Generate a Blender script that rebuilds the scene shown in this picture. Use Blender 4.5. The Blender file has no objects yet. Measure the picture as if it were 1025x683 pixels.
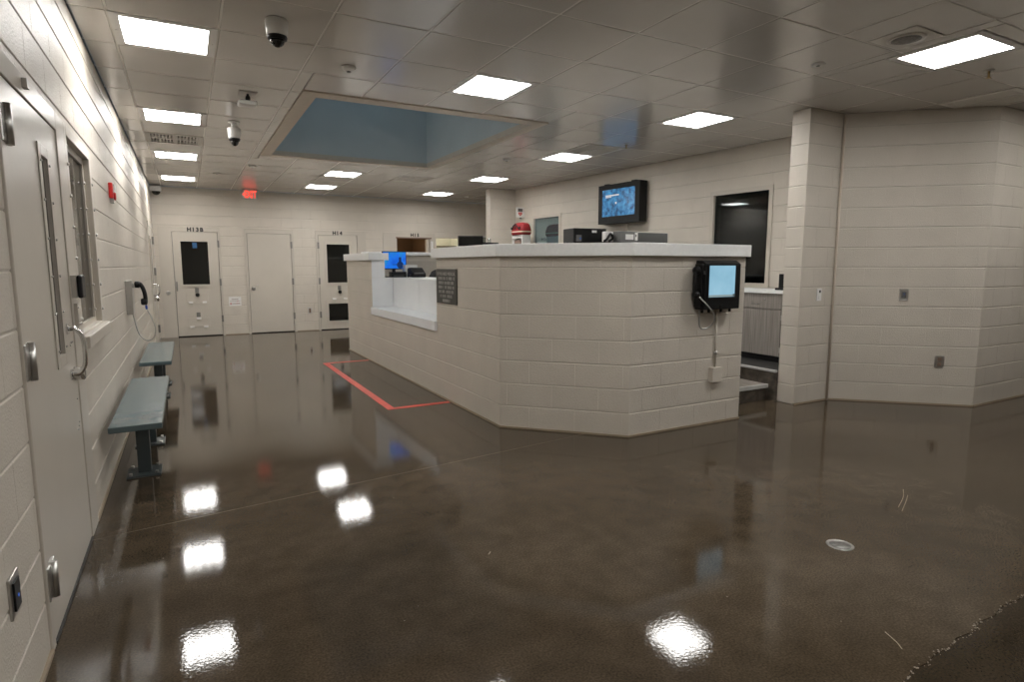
import bpy, math, random
from mathutils import Vector, Matrix
random.seed(7)
PI = math.pi
scene = bpy.context.scene
C = scene.collection

# ------------------------------------------------------------------ camera
FPX, H = 597.0, 1.44
PITCH = math.atan(75.5 / FPX)
YAW = math.atan((512.5 - 186) / (FPX / math.cos(PITCH)))
cd = bpy.data.cameras.new('camera')
cd.sensor_width = 36.0
cd.lens = FPX / 1025 * 36.0
cd.clip_start = 0.02
cam = bpy.data.objects.new('camera', cd)
cam.location = (0, 0, H)
cam.rotation_euler = (PI / 2 - PITCH, 0, -YAW)
C.objects.link(cam)
scene.camera = cam

# ------------------------------------------------------------------ world: dusk sky over the skylight
w = bpy.data.worlds.new('dusk')
scene.world = w
w.use_nodes = True
bg = w.node_tree.nodes['Background']
bg.inputs[0].default_value = (0.26, 0.42, 0.56, 1)
bg.inputs[1].default_value = 1.3

# ------------------------------------------------------------------ view
vs = scene.view_settings
vs.view_transform = 'Standard'
vs.look = 'None'
vs.gamma = 1.0
vs.use_curve_mapping = False
vs.exposure = 0.0
LAMP = 31.0            # radiance of the ceiling panels

CEIL = 2.98
LX = -0.53             # left wall plane
BY = 13.75             # back wall plane

# ------------------------------------------------------------------ helpers
class MB:
    def __init__(s): s.v = []; s.f = []; s.sm = []
    def add(s, vs_, fs, smooth=False):
        o = len(s.v); s.v += [tuple(q) for q in vs_]
        s.f += [tuple(i + o for i in f) for f in fs]
        s.sm += ([smooth] * len(fs) if isinstance(smooth, bool) else smooth)
        return s
    def hexa(s, p):   # 8 points: bottom loop (ccw from above) then top loop
        return s.add(p, [(3, 2, 1, 0), (4, 5, 6, 7), (0, 1, 5, 4), (1, 2, 6, 5), (2, 3, 7, 6), (3, 0, 4, 7)])
    def box(s, x0, x1, y0, y1, z0, z1):
        return s.hexa([(x0, y0, z0), (x1, y0, z0), (x1, y1, z0), (x0, y1, z0), (x0, y0, z1), (x1, y0, z1), (x1, y1, z1), (x0, y1, z1)])
    def prism(s, poly, z0, z1):
        n = len(poly)
        vs_ = [(x, y, z0) for x, y in poly] + [(x, y, z1) for x, y in poly]
        return s.add(vs_, [tuple(range(n - 1, -1, -1)), tuple(range(n, 2 * n))] + [(i, (i + 1) % n, n + (i + 1) % n, n + i) for i in range(n)])
    def tube(s, pts, r, n=8, r2=None):
        pts = [Vector(p) for p in pts]; m = len(pts); vs_ = []
        t0 = (pts[1] - pts[0]).normalized()
        a = t0.orthogonal().normalized()
        for i, p in enumerate(pts):
            t = (pts[min(i + 1, m - 1)] - pts[max(i - 1, 0)]).normalized()
            a = (a - t * a.dot(t)).normalized(); b = t.cross(a)
            rr = r if r2 is None else r + (r2 - r) * i / (m - 1)
            for k in range(n):
                q = 2 * PI * k / n
                vs_.append(p + (a * math.cos(q) + b * math.sin(q)) * rr)
        fs = []; sm = []
        for i in range(m - 1):
            for k in range(n):
                fs.append((i * n + k, i * n + (k + 1) % n, (i + 1) * n + (k + 1) % n, (i + 1) * n + k)); sm.append(True)
        fs.append(tuple(range(n - 1, -1, -1))); fs.append(tuple((m - 1) * n + k for k in range(n))); sm += [False, False]
        return s.add(vs_, fs, sm)
    def cyl(s, p0, p1, r, n=16, r2=None): return s.tube([p0, p1], r, n, r2)
    def lathe(s, prof, c=(0, 0, 0), n=24, axis='z', smooth=True):   # prof: (radius, height)
        vs_ = []; m = len(prof)
        for r, h in prof:
            for k in range(n):
                q = 2 * PI * k / n; x, y = r * math.cos(q), r * math.sin(q)
                if axis == 'z': vs_.append((c[0] + x, c[1] + y, c[2] + h))
                elif axis == 'y': vs_.append((c[0] + x, c[1] + h, c[2] + y))
                else: vs_.append((c[0] + h, c[1] + x, c[2] + y))
        fs = [(i * n + k, i * n + (k + 1) % n, (i + 1) * n + (k + 1) % n, (i + 1) * n + k) for i in range(m - 1) for k in range(n)]
        sm = [smooth] * len(fs)
        fs += [tuple(range(n - 1, -1, -1)), tuple((m - 1) * n + k for k in range(n))]; sm += [False, False]
        return s.add(vs_, fs, sm)
    def mesh(s, name, mat):
        me = bpy.data.meshes.new(name); me.from_pydata(s.v, [], s.f)
        me.polygons.foreach_set('use_smooth', s.sm)
        if mat: me.materials.append(mat)
        me.validate(); me.update()
        import bmesh
        bm = bmesh.new(); bm.from_mesh(me); bmesh.ops.recalc_face_normals(bm, faces=bm.faces); bm.to_mesh(me); bm.free()
        return me
    def build(s, name, mat, parent=None, bevel=0, frame=None):
        me = s.mesh(name, mat)
        o = bpy.data.objects.new(name, me); C.objects.link(o)
        if frame is not None: o.matrix_world = frame
        if parent: attach(o, parent)
        if bevel:
            b = o.modifiers.new('bevel', 'BEVEL'); b.width = bevel; b.segments = 2; b.limit_method = 'ANGLE'
        return o

def world_of(o):
    m = o.matrix_basis.copy()
    while o.parent:
        m = o.parent.matrix_basis @ o.matrix_parent_inverse @ m if o.parent.parent is None else o.matrix_parent_inverse @ m
        if o.parent.parent is None: return m
        m = o.parent.matrix_basis @ m; o = o.parent
    return m
def attach(o, parent):          # keep world placement; the parts carry world coordinates
    o.parent = parent
    p = parent; m = p.matrix_basis.copy()
    while p.parent:
        m = p.parent.matrix_basis @ p.matrix_parent_inverse @ m if False else p.matrix_parent_inverse @ m
        m = p.parent.matrix_basis @ m
        p = p.parent
    o.matrix_parent_inverse = m.inverted()
def tag(o, label=None, cat=None, group=None, kind=None):
    if label: o['label'] = label
    if cat: o['category'] = cat
    if group: o['group'] = group
    if kind: o['kind'] = kind
    return o
def thing(name, label, cat, loc=(0, 0, 0), group=None, kind=None, rz=0):
    o = bpy.data.objects.new(name, None); o.empty_display_size = 0.1; C.objects.link(o)
    o.location = loc; o.rotation_euler = (0, 0, rz)
    o.matrix_basis = Matrix.Translation(loc) @ Matrix.Rotation(rz, 4, 'Z')
    return tag(o, label, cat, group, kind)
def copy_tree(o, parent=None):
    c = o.copy(); C.objects.link(c)
    if parent: c.parent = parent
    for ch in list(o.children): copy_tree(ch, c)
    return c
def spline(pts, n=10):
    P = [Vector(p) for p in pts]; P = [P[0] * 2 - P[1]] + P + [P[-1] * 2 - P[-2]]; out = []
    for i in range(1, len(P) - 2):
        a, b, c, d = P[i - 1:i + 3]
        for k in range(n):
            t = k / n
            out.append(0.5 * ((2 * b) + (c - a) * t + (2 * a - 5 * b + 4 * c - d) * t * t + (3 * b - a - 3 * c + d) * t ** 3))
    out.append(P[-2]); return out
def text(s, size, mat, M, parent, name='lettering', ext=0.001, align='CENTER', bold=0.0):
    cu = bpy.data.curves.new(name, 'FONT'); cu.body = s; cu.size = size; cu.extrude = ext; cu.align_x = align; cu.align_y = 'CENTER'
    cu.offset = bold; cu.resolution_u = 2
    t = bpy.data.objects.new(name, cu); C.objects.link(t)
    dg = bpy.context.evaluated_depsgraph_get()
    me = bpy.data.meshes.new_from_object(t.evaluated_get(dg))
    bpy.data.objects.remove(t)
    me.materials.clear(); me.materials.append(mat)
    o = bpy.data.objects.new(name, me); C.objects.link(o); o.matrix_basis = M
    if parent: attach(o, parent)
    return o
def frame_at(loc, right, up):
    r = Vector(right).normalized(); u = Vector(up).normalized(); n = r.cross(u)
    M = Matrix((r, u, n)).transposed().to_4x4(); M.translation = Vector(loc); return M
_fw = Vector((math.sin(YAW) * math.cos(PITCH), math.cos(YAW) * math.cos(PITCH), -math.sin(PITCH)))
_rt = Vector((math.cos(YAW), -math.sin(YAW), 0)); _up = _rt.cross(_fw)
def in_view(p, pad=30):         # used only to choose which of many alike pieces become single objects
    d = Vector(p) - Vector((0, 0, H)); z = d.dot(_fw)
    if z < 0.3: return False
    x = 512.5 + FPX * d.dot(_rt) / z; y = 341.5 - FPX * d.dot(_up) / z
    return -pad < x < 1025 + pad and -pad < y < 683 + pad

# ------------------------------------------------------------------ materials
def nt(name):
    m = bpy.data.materials.new(name); m.use_nodes = True
    return m, m.node_tree, m.node_tree.nodes['Principled BSDF']
def mat(name, col, rough=0.5, metal=0.0, noise=0.0, nscale=8.0, bump=0.0, bscale=60.0, spec=0.5, coat=0.0, rvar=0.0, obj=False):
    m, t, b = nt(name)
    b.inputs['Base Color'].default_value = (*col, 1); b.inputs['Roughness'].default_value = rough
    b.inputs['Metallic'].default_value = metal; b.inputs['Specular IOR Level'].default_value = spec
    b.inputs['Coat Weight'].default_value = coat
    g = t.nodes.new('ShaderNodeNewGeometry'); pos = g.outputs['Position']
    if noise:
        n = t.nodes.new('ShaderNodeTexNoise'); n.inputs['Scale'].default_value = nscale; n.inputs['Detail'].default_value = 4
        t.links.new(pos, n.inputs['Vector'])
        r = t.nodes.new('ShaderNodeMapRange'); r.inputs[1].default_value = 0.3; r.inputs[2].default_value = 0.7
        r.inputs[3].default_value = 1 - noise; r.inputs[4].default_value = 1 + noise
        t.links.new(n.outputs['Fac'], r.inputs[0])
        x = t.nodes.new('ShaderNodeVectorMath'); x.operation = 'SCALE'; x.inputs[0].default_value = col
        t.links.new(r.outputs[0], x.inputs['Scale']); t.links.new(x.outputs[0], b.inputs['Base Color'])
        if rvar:
            r2 = t.nodes.new('ShaderNodeMapRange'); r2.inputs[1].default_value = 0.3; r2.inputs[2].default_value = 0.7
            r2.inputs[3].default_value = rough - rvar; r2.inputs[4].default_value = rough + rvar
            t.links.new(n.outputs['Fac'], r2.inputs[0]); t.links.new(r2.outputs[0], b.inputs['Roughness'])
    if bump:
        n2 = t.nodes.new('ShaderNodeTexNoise'); n2.inputs['Scale'].default_value = bscale; n2.inputs['Detail'].default_value = 3
        t.links.new(pos, n2.inputs['Vector'])
        bp = t.nodes.new('ShaderNodeBump'); bp.inputs['Strength'].default_value = bump; bp.inputs['Distance'].default_value = 0.01
        t.links.new(n2.outputs['Fac'], bp.inputs['Height']); t.links.new(bp.outputs[0], b.inputs['Normal'])
    return m
def emit(name, col, s):
    m, t, b = nt(name)
    b.inputs['Base Color'].default_value = (0.02, 0.02, 0.02, 1); b.inputs['Roughness'].default_value = 0.15
    b.inputs['Emission Color'].default_value = (*col, 1); b.inputs['Emission Strength'].default_value = s
    return m
WALLC = (0.59, 0.54, 0.47)
M = {}
M['block'] = mat('painted block', WALLC, 0.45, noise=0.04, nscale=3, bump=0.4, bscale=110, spec=0.42)
M['mortar'] = mat('painted mortar', (0.50, 0.455, 0.395), 0.5, noise=0.05)
M['paint'] = mat('painted plaster', WALLC, 0.4, noise=0.03, bump=0.1)
M['steel_paint'] = mat('painted steel door', (0.55, 0.505, 0.44), 0.32, noise=0.03, nscale=2, bump=0.04, bscale=30)
M['frame_paint'] = mat('painted steel frame', (0.54, 0.495, 0.43), 0.32, noise=0.03, nscale=2, bump=0.04, bscale=30)
M['tile'] = mat('ceiling metal panel', (0.62, 0.59, 0.55), 0.17, noise=0.03, nscale=2, spec=0.8)
M['bar'] = mat('ceiling grid bar', (0.68, 0.65, 0.60), 0.35, noise=0.03)
M['void'] = mat('ceiling backing', (0.18, 0.17, 0.16), 0.7, noise=0.05)
M['cap'] = mat('white solid surface', (0.86, 0.86, 0.85), 0.35, noise=0.03, nscale=40)
M['laminate'] = mat('white laminate', (0.80, 0.81, 0.82), 0.3, noise=0.02)
M['steel'] = mat('stainless steel', (0.55, 0.54, 0.52), 0.32, metal=1.0, noise=0.05, nscale=20)
M['chrome'] = mat('chrome', (0.75, 0.75, 0.75), 0.15, metal=1.0, noise=0.03)
M['black'] = mat('black plastic', (0.006, 0.006, 0.0065), 0.4, noise=0.15, nscale=20, spec=0.3)
M['blackmetal'] = mat('black powder coat', (0.008, 0.0085, 0.0085), 0.5, noise=0.12, nscale=30, spec=0.25)
M['darkglass'] = mat('dark security glass', (0.010, 0.010, 0.009), 0.05, noise=0.1, nscale=3)
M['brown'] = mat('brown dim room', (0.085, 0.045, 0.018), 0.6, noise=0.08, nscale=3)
M['whitepl'] = mat('white plastic', (0.76, 0.75, 0.73), 0.35, noise=0.02)
M['grey'] = mat('grey metal case', (0.10, 0.10, 0.097), 0.45, noise=0.05, nscale=15)
M['bench'] = mat('blue grey bench top', (0.105, 0.145, 0.155), 0.22, noise=0.06, nscale=6, bump=0.02)
M['benchleg'] = mat('blue grey bench leg', (0.045, 0.058, 0.062), 0.4, noise=0.06, nscale=8)
M['red'] = mat('red enamel', (0.55, 0.02, 0.018), 0.3, noise=0.05)
M['redcloth'] = mat('red nylon', (0.24, 0.005, 0.008), 0.7, noise=0.2, nscale=30, bump=0.3)
M['tape'] = mat('red floor tape', (0.62, 0.055, 0.035), 0.35, noise=0.12, nscale=12)
M['sealant'] = mat('tan sealant', (0.30, 0.24, 0.17), 0.5, noise=0.1)
M['stone'] = mat('dark stone riser', (0.085, 0.07, 0.055), 0.45, noise=0.55, nscale=14)
M['tread'] = mat('concrete tread', (0.24, 0.21, 0.18), 0.5, noise=0.3, nscale=10)
M['nosing'] = mat('grey nosing', (0.50, 0.50, 0.48), 0.4, noise=0.05)
M['skyblue'] = mat('blue grey painted well', (0.55, 0.60, 0.61), 0.6, noise=0.04, nscale=2)
M['trim'] = mat('cream painted trim', (0.60, 0.52, 0.43), 0.45, noise=0.03)
M['plaque'] = mat('charcoal plaque', (0.055, 0.052, 0.045), 0.5, noise=0.06)
M['letter_light'] = mat('pale lettering', (0.42, 0.41, 0.38), 0.6, noise=0.03)
M['letter_black'] = mat('black lettering', (0.02, 0.02, 0.02), 0.6, noise=0.03)
M['letter_red'] = mat('red lettering', (0.5, 0.03, 0.03), 0.6, noise=0.03)
M['letter_brown'] = mat('brown lettering', (0.18, 0.12, 0.09), 0.6, noise=0.03)
M['slot'] = mat('dark slot', (0.03, 0.028, 0.025), 0.7, noise=0.1)
M['perf'] = mat('speaker mesh', (0.20, 0.19, 0.18), 0.5, noise=0.4, nscale=60)
M['brass'] = mat('brass', (0.5, 0.36, 0.16), 0.3, metal=1.0, noise=0.05)
M['exit_red'] = emit('exit letters', (1.0, 0.10, 0.065), 1.3)
M['led_blue'] = emit('blue indicator', (0.03, 0.15, 0.6), 0.6)
M['cord'] = mat('armoured cord', (0.55, 0.55, 0.54), 0.35, metal=0.8, noise=0.1, nscale=200)
M['conduit'] = mat('painted conduit', (0.60, 0.55, 0.48), 0.4, noise=0.03)
M['bluepl'] = mat('blue plastic', (0.02, 0.08, 0.45), 0.4, noise=0.05)

def lamp_material():
    m, t, b = nt('lit panel')
    tc = t.nodes.new('ShaderNodeTexCoord'); sx = t.nodes.new('ShaderNodeSeparateXYZ'); t.links.new(tc.outputs['Object'], sx.inputs[0])
    a = t.nodes.new('ShaderNodeMath'); a.operation = 'MULTIPLY'; a.inputs[1].default_value = 2 * PI * 4 / 0.53; t.links.new(sx.outputs[0], a.inputs[0])
    c = t.nodes.new('ShaderNodeMath'); c.operation = 'COSINE'; t.links.new(a.outputs[0], c.inputs[0])
    r = t.nodes.new('ShaderNodeMapRange'); r.inputs[1].default_value = -1; r.inputs[2].default_value = 1
    r.inputs[3].default_value = LAMP * 1.5; r.inputs[4].default_value = LAMP * 0.5; t.links.new(c.outputs[0], r.inputs[0])
    b.inputs['Base Color'].default_value = (0.8, 0.8, 0.8, 1)
    b.inputs['Emission Color'].default_value = (1.0, 0.98, 0.945, 1); t.links.new(r.outputs[0], b.inputs['Emission Strength'])
    return m
M['lamp'] = lamp_material()

def floor_material(name, k):
    m, t, b = nt(name); g = t.nodes.new('ShaderNodeNewGeometry'); P = g.outputs['Position']
    def noise(s, d=4, dist=0.0):
        n = t.nodes.new('ShaderNodeTexNoise'); n.inputs['Scale'].default_value = s; n.inputs['Detail'].default_value = d
        n.inputs['Distortion'].default_value = dist; t.links.new(P, n.inputs['Vector']); return n.outputs['Fac']
    def ramp(src, stops):
        r = t.nodes.new('ShaderNodeValToRGB'); el = r.color_ramp.elements
        while len(el) < len(stops): el.new(0.5)
        for e, (p, c) in zip(el, stops): e.position = p; e.color = (*c, 1)
        t.links.new(src, r.inputs[0]); return r.outputs[0]
    def mix(kind, f, a, c):
        x = t.nodes.new('ShaderNodeMix'); x.data_type = 'RGBA'; x.blend_type = kind
        if isinstance(f, float): x.inputs[0].default_value = f
        else: t.links.new(f, x.inputs[0])
        t.links.new(a, x.inputs[6]); t.links.new(c, x.inputs[7]); return x.outputs[2]
    base = ramp(noise(0.9, 6, 0.6), [(0.3, (0.058 * k, 0.043 * k, 0.028 * k)), (0.52, (0.074 * k, 0.056 * k, 0.037 * k)), (0.72, (0.094 * k, 0.072 * k, 0.050 * k))])
    mott = ramp(noise(7, 6), [(0.35, (0.86, 0.86, 0.86)), (0.65, (1.12, 1.12, 1.12))])
    fine = ramp(noise(120, 3), [(0.35, (0.72, 0.72, 0.72)), (0.66, (1.35, 1.33, 1.3))])
    c = mix('MULTIPLY', 1.0, base, mott); c = mix('MULTIPLY', 1.0, c, fine)
    vor = t.nodes.new('ShaderNodeTexVoronoi'); vor.inputs['Scale'].default_value = 14; t.links.new(P, vor.inputs['Vector'])
    sp = ramp(vor.outputs['Distance'], [(0.0, (1, 1, 1)), (0.045, (1, 1, 1)), (0.06, (0, 0, 0))])
    gate = ramp(vor.outputs['Color'], [(0.0, (0, 0, 0)), (0.80, (0, 0, 0)), (0.84, (1, 1, 1))])
    both = mix('MULTIPLY', 1.0, sp, gate)
    pale = t.nodes.new('ShaderNodeRGB'); pale.outputs[0].default_value = (0.24, 0.20, 0.16, 1)
    c = mix('MIX', both, c, pale.outputs[0])
    t.links.new(c, b.inputs['Base Color'])
    rr = t.nodes.new('ShaderNodeMapRange'); rr.inputs[1].default_value = 0.3; rr.inputs[2].default_value = 0.75
    rr.inputs[3].default_value = 0.03; rr.inputs[4].default_value = 0.06; t.links.new(noise(2.2, 5), rr.inputs[0]); t.links.new(rr.outputs[0], b.inputs['Roughness'])
    bp = t.nodes.new('ShaderNodeBump'); bp.inputs['Strength'].default_value = 0.04; bp.inputs['Distance'].default_value = 0.005
    t.links.new(noise(70, 3), bp.inputs['Height']); t.links.new(bp.outputs[0], b.inputs['Normal'])
    b.inputs['Specular IOR Level'].default_value = 0.25
    return m
M['floor'] = floor_material('polished concrete', 0.88)
M['floor_dark'] = floor_material('darker polished concrete', 0.52)

def screen_material(name, c0, c1, c2, strength, scale):
    m, t, b = nt(name); tc = t.nodes.new('ShaderNodeTexCoord')
    n = t.nodes.new('ShaderNodeTexNoise'); n.inputs['Scale'].default_value = scale; n.inputs['Detail'].default_value = 5; t.links.new(tc.outputs['Object'], n.inputs['Vector'])
    r = t.nodes.new('ShaderNodeValToRGB'); el = r.color_ramp.elements; el.new(0.5)
    for e, (p, c) in zip(el, [(0.36, c0), (0.5, c1), (0.68, c2)]): e.position = p; e.color = (*c, 1)
    t.links.new(n.outputs['Fac'], r.inputs[0]); t.links.new(r.outputs[0], b.inputs['Emission Color']); b.inputs['Emission Strength'].default_value = strength
    b.inputs['Base Color'].default_value = (0.01, 0.01, 0.01, 1); b.inputs['Roughness'].default_value = 0.2
    return m
M['tv_screen'] = screen_material('television picture', (0.015, 0.07, 0.16), (0.03, 0.19, 0.42), (0.06, 0.34, 0.66), 0.85, 11)
M['pc_screen'] = screen_material('desktop picture', (0.0, 0.10, 0.65), (0.005, 0.15, 0.75), (0.01, 0.25, 0.5), 1.0, 6)
M['kiosk_screen'] = screen_material('kiosk picture', (0.24, 0.46, 0.60), (0.27, 0.50, 0.64), (0.31, 0.54, 0.68), 1.0, 5)
M['kiosk_bar'] = emit('kiosk picture bar', (0.30, 0.38, 0.38), 0.8)
M['white_lit'] = emit('white picture text', (0.75, 0.8, 0.8), 0.8)
M['navy_lit'] = emit('dark picture figure', (0.0, 0.02, 0.10), 1.0)

def wood_material():
    m, t, b = nt('grey wood laminate'); g = t.nodes.new('ShaderNodeNewGeometry')
    mp = t.nodes.new('ShaderNodeMapping'); mp.inputs['Scale'].default_value = (60, 60, 1.6); t.links.new(g.outputs['Position'], mp.inputs[0])
    n = t.nodes.new('ShaderNodeTexNoise'); n.inputs['Scale'].default_value = 1.2; n.inputs['Detail'].default_value = 5; t.links.new(mp.outputs[0], n.inputs['Vector'])
    r = t.nodes.new('ShaderNodeValToRGB'); el = r.color_ramp.elements
    el[0].position = 0.3; el[0].color = (0.20, 0.175, 0.155, 1); el[1].position = 0.7; el[1].color = (0.35, 0.315, 0.285, 1)
    t.links.new(n.outputs['Fac'], r.inputs[0]); t.links.new(r.outputs[0], b.inputs['Base Color']); b.inputs['Roughness'].default_value = 0.45
    return m
M['wood'] = wood_material()
def pane_material(name, col, mixf):
    m, t, b = nt(name); out = t.nodes['Material Output']
    tr = t.nodes.new('ShaderNodeBsdfTransparent'); tr.inputs[0].default_value = (*col, 1)
    gl = t.nodes.new('ShaderNodeBsdfGlossy'); gl.inputs['Roughness'].default_value = 0.02; gl.inputs[0].default_value = (0.9, 0.95, 1.0, 1)
    fr = t.nodes.new('ShaderNodeLayerWeight'); fr.inputs[0].default_value = mixf
    mx = t.nodes.new('ShaderNodeMixShader'); t.links.new(fr.outputs['Fresnel'], mx.inputs[0]); t.links.new(tr.outputs[0], mx.inputs[1]); t.links.new(gl.outputs[0], mx.inputs[2])
    t.links.new(mx.outputs[0], out.inputs[0]); return m
M['cover'] = pane_material('clear cover', (0.95, 0.96, 0.96), 0.03)
M['hinge'] = mat('dull hinge steel', (0.24, 0.235, 0.22), 0.4, metal=0.7, noise=0.05)
M['glass'] = pane_material('clear pane', (0.82, 0.86, 0.85), 0.25)
M['tint'] = pane_material('tinted pane', (0.35, 0.37, 0.36), 0.3)
M['mirror'] = mat('one way mirror pane', (0.30, 0.40, 0.43), 0.03, metal=0.85, noise=0.03)
M['warm_wall'] = mat('warm painted wall', (0.72, 0.67, 0.58), 0.6, noise=0.03)

# ------------------------------------------------------------------ pieces laid in courses
def subtract(rects, hole):
    out = []; a0, a1, b0, b1 = hole
    for (u0, u1, v0, v1) in rects:
        if u1 <= a0 or u0 >= a1 or v1 <= b0 or v0 >= b1: out.append((u0, u1, v0, v1)); continue
        if u0 < a0: out.append((u0, a0, v0, v1))
        if u1 > a1: out.append((a1, u1, v0, v1))
        m0, m1 = max(u0, a0), min(u1, a1)
        if v0 < b0: out.append((m0, m1, v0, b0))
        if v1 > b1: out.append((m0, m1, b1, v1))
    return out
BLK_L, BLK_H = 0.4064, 0.2032
_blk = {}
def block_mb(w, h):
    gu, gv, d, cu_, cv = 0.0001, 0.003, 0.02, 0.0005, 0.005
    x0, x1, y0, y1 = gu, w - gu, gv, h - gv
    b = MB()
    v = [(x0, y0, -d), (x1, y0, -d), (x1, y1, -d), (x0, y1, -d), (x0, y0, -0.0035), (x1, y0, -0.0035), (x1, y1, -0.0035), (x0, y1, -0.0035),
         (x0 + cu_, y0 + cv, 0), (x1 - cu_, y0 + cv, 0), (x1 - cu_, y1 - cv, 0), (x0 + cu_, y1 - cv, 0)]
    f = [(8, 9, 10, 11)]
    for i in range(4):
        j = (i + 1) % 4; f += [(i, j, 4 + j, 4 + i), (4 + i, 4 + j, 8 + j, 8 + i)]
    b.add(v, f); return b
def block_mesh(w, h):
    k = (round(w, 3), round(h, 3))
    if k not in _blk: _blk[k] = block_mb(*k).mesh('block', M['block'])
    return _blk[k]
def lay_blocks(parent, p0, p1, z0, z1, holes=(), phase=0.0, limit=300):
    """courses of blocks on the face that runs p0 -> p1, face normal to the right of the run"""
    p0 = Vector((*p0, 0)); p1 = Vector((*p1, 0)); d = (p1 - p0); L = d.length; d.normalize()
    Fm = frame_at(p0, d, (0, 0, 1))          # normal = d x z = right of the run
    pcs = []; k = 0; z = z0
    while z < z1 - 0.01:
        zt = min(z + BLK_H, z1); u = -((phase + (0.5 if k % 2 else 0)) % 1) * BLK_L
        while u < L:
            a, b = max(u, 0), min(u + BLK_L, L); u += BLK_L
            if b - a < 0.012: continue
            rs = [(a, b, z, zt)]
            for hl in holes: rs = subtract(rs, hl)
            pcs += [r for r in rs if r[1] - r[0] > 0.012 and r[3] - r[2] > 0.015]
        z = zt; k += 1
    def key(r):
        c = Fm @ Vector(((r[0] + r[1]) / 2, (r[2] + r[3]) / 2, 0))
        return (0 if in_view(c) else 1, (c - Vector((0, 0, H))).length)
    pcs.sort(key=key)
    for r in [q for q in pcs[:limit]]:
        o = bpy.data.objects.new('block', block_mesh(r[1] - r[0], r[3] - r[2])); C.objects.link(o)
        o.matrix_basis = Fm @ Matrix.Translation((r[0], r[2], 0)); attach(o, parent)
    rest = pcs[limit:]
    if rest:
        mb = MB()
        for r in rest:
            b = block_mb(r[1] - r[0], r[3] - r[2])
            mb.add([Fm @ Vector((x + r[0], y + r[2], q)) for x, y, q in b.v], b.f)
        o = mb.build('more_blocks', M['block'], parent); o['kind'] = 'stuff'
def wall_core(name, p0, p1, z0, z1, holes=(), thick=0.2, rec=0.0045, mat_=None, extra=None):
    """backing wall behind the blocks: a slab with openings; normal to the right of the run"""
    p0 = Vector((*p0, 0)); p1 = Vector((*p1, 0)); d = (p1 - p0); L = d.length; d.normalize(); n = Vector((d.y, -d.x, 0))
    us = sorted({0, L, *[max(0, min(L, h[i])) for h in holes for i in (0, 1)]})
    zs = sorted({z0, z1, *[max(z0, min(z1, h[i])) for h in holes for i in (2, 3)]})
    mb = MB()
    for a, b in zip(us, us[1:]):
        for c, e in zip(zs, zs[1:]):
            um, zm = (a + b) / 2, (c + e) / 2
            if any(h[0] < um < h[1] and h[2] < zm < h[3] for h in holes): continue
            q = [p0 + d * a - n * rec, p0 + d * b - n * rec, p0 + d * b - n * thick, p0 + d * a - n * thick]
            mb.hexa([(v.x, v.y, c) for v in q] + [(v.x, v.y, e) for v in q])
    o = mb.build(name, mat_ or M['mortar']); o['kind'] = 'structure'
    return o

# ================================================================== THE SETTING
# ---- floor
fl = MB().box(LX - 0.3, 9.8, -3.3, BY + 0.3, -0.2, -0.006).build('floor', M['floor'])
tag(fl, 'dark brown polished concrete floor with glossy finish', None, kind='structure')
crack = [(-0.53, 1.02), (0.6, 1.035), (1.5, 1.02), (2.0, 1.04), (2.12, 1.03), (2.22, 1.05), (2.30, 1.045), (2.38, 1.06), (2.47, 1.05), (2.55, 1.072), (2.66, 1.062), (2.74, 1.085), (2.86, 1.075), (2.98, 1.095), (3.1, 1.085), (3.25, 1.10), (4.0, 1.12), (9.5, 1.2)]
def jy(x): return 3.69 + 0.118 * (x + 0.53)
g = 0.0035
MB().prism([(LX, -3)] + [(9.5, -3)] + [(x, y - 0.002) for x, y in reversed(crack)], -0.05, 0).build('slab', M['floor_dark'], fl)
MB().prism([(x, y + 0.002) for x, y in crack] + [(9.5, jy(9.5) - g), (LX, jy(LX) - g)], -0.05, 0).build('slab', M['floor'], fl)
MB().prism([(LX, jy(LX) + g), (9.5, jy(9.5) + g), (9.5, BY), (LX, BY)], -0.05, 0).build('slab', M['floor'], fl)
q = [(LX, jy(LX) - g), (9.5, jy(9.5) - g), (9.5, jy(9.5) + g), (LX, jy(LX) + g)]
MB().prism(q, -0.02, -0.001).build('joint_filler', mat('grey joint filler', (0.17, 0.145, 0.115), 0.6, noise=0.2, nscale=20), fl)
mb = MB()                                            # pale filler crumbs along the crack
for i in range(150):
    t = random.random(); x = 1.9 + 1.6 * t
    y0 = next(a[1] + (b[1] - a[1]) * (x - a[0]) / (b[0] - a[0]) for a, b in zip(crack, crack[1:]) if a[0] <= x <= b[0])
    y = y0 + random.gauss(0, 0.006); r = random.uniform(0.0015, 0.0045)
    n = random.randint(4, 6); a0 = random.random() * 6
    mb.prism([(x + r * random.uniform(.6, 1.5) * math.cos(a0 + 2 * PI * k / n), y + r * random.uniform(.6, 1.3) * math.sin(a0 + 2 * PI * k / n)) for k in range(n)], -0.003, 0.0008)
tag(mb.build('crack_filler', mat('pale filler', (0.25, 0.21, 0.165), 0.6, noise=0.2, nscale=40), fl), kind='stuff')
for pts in ([(3.67, 1.905), (3.86, 1.98), (4.0, 2.055)], [(3.63, 1.862), (3.82, 1.94), (3.92, 1.985)], [(2.347, 1.227), (2.33, 1.19), (2.318, 1.165), (2.295, 1.135)], [(1.25, 2.55), (1.27, 2.57)]):
    MB().tube(spline([(x, y, 0.0) for x, y in pts], 6), 0.002, 5).build('scratch_mark', M['sealant'], fl)   # pale scratches

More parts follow.
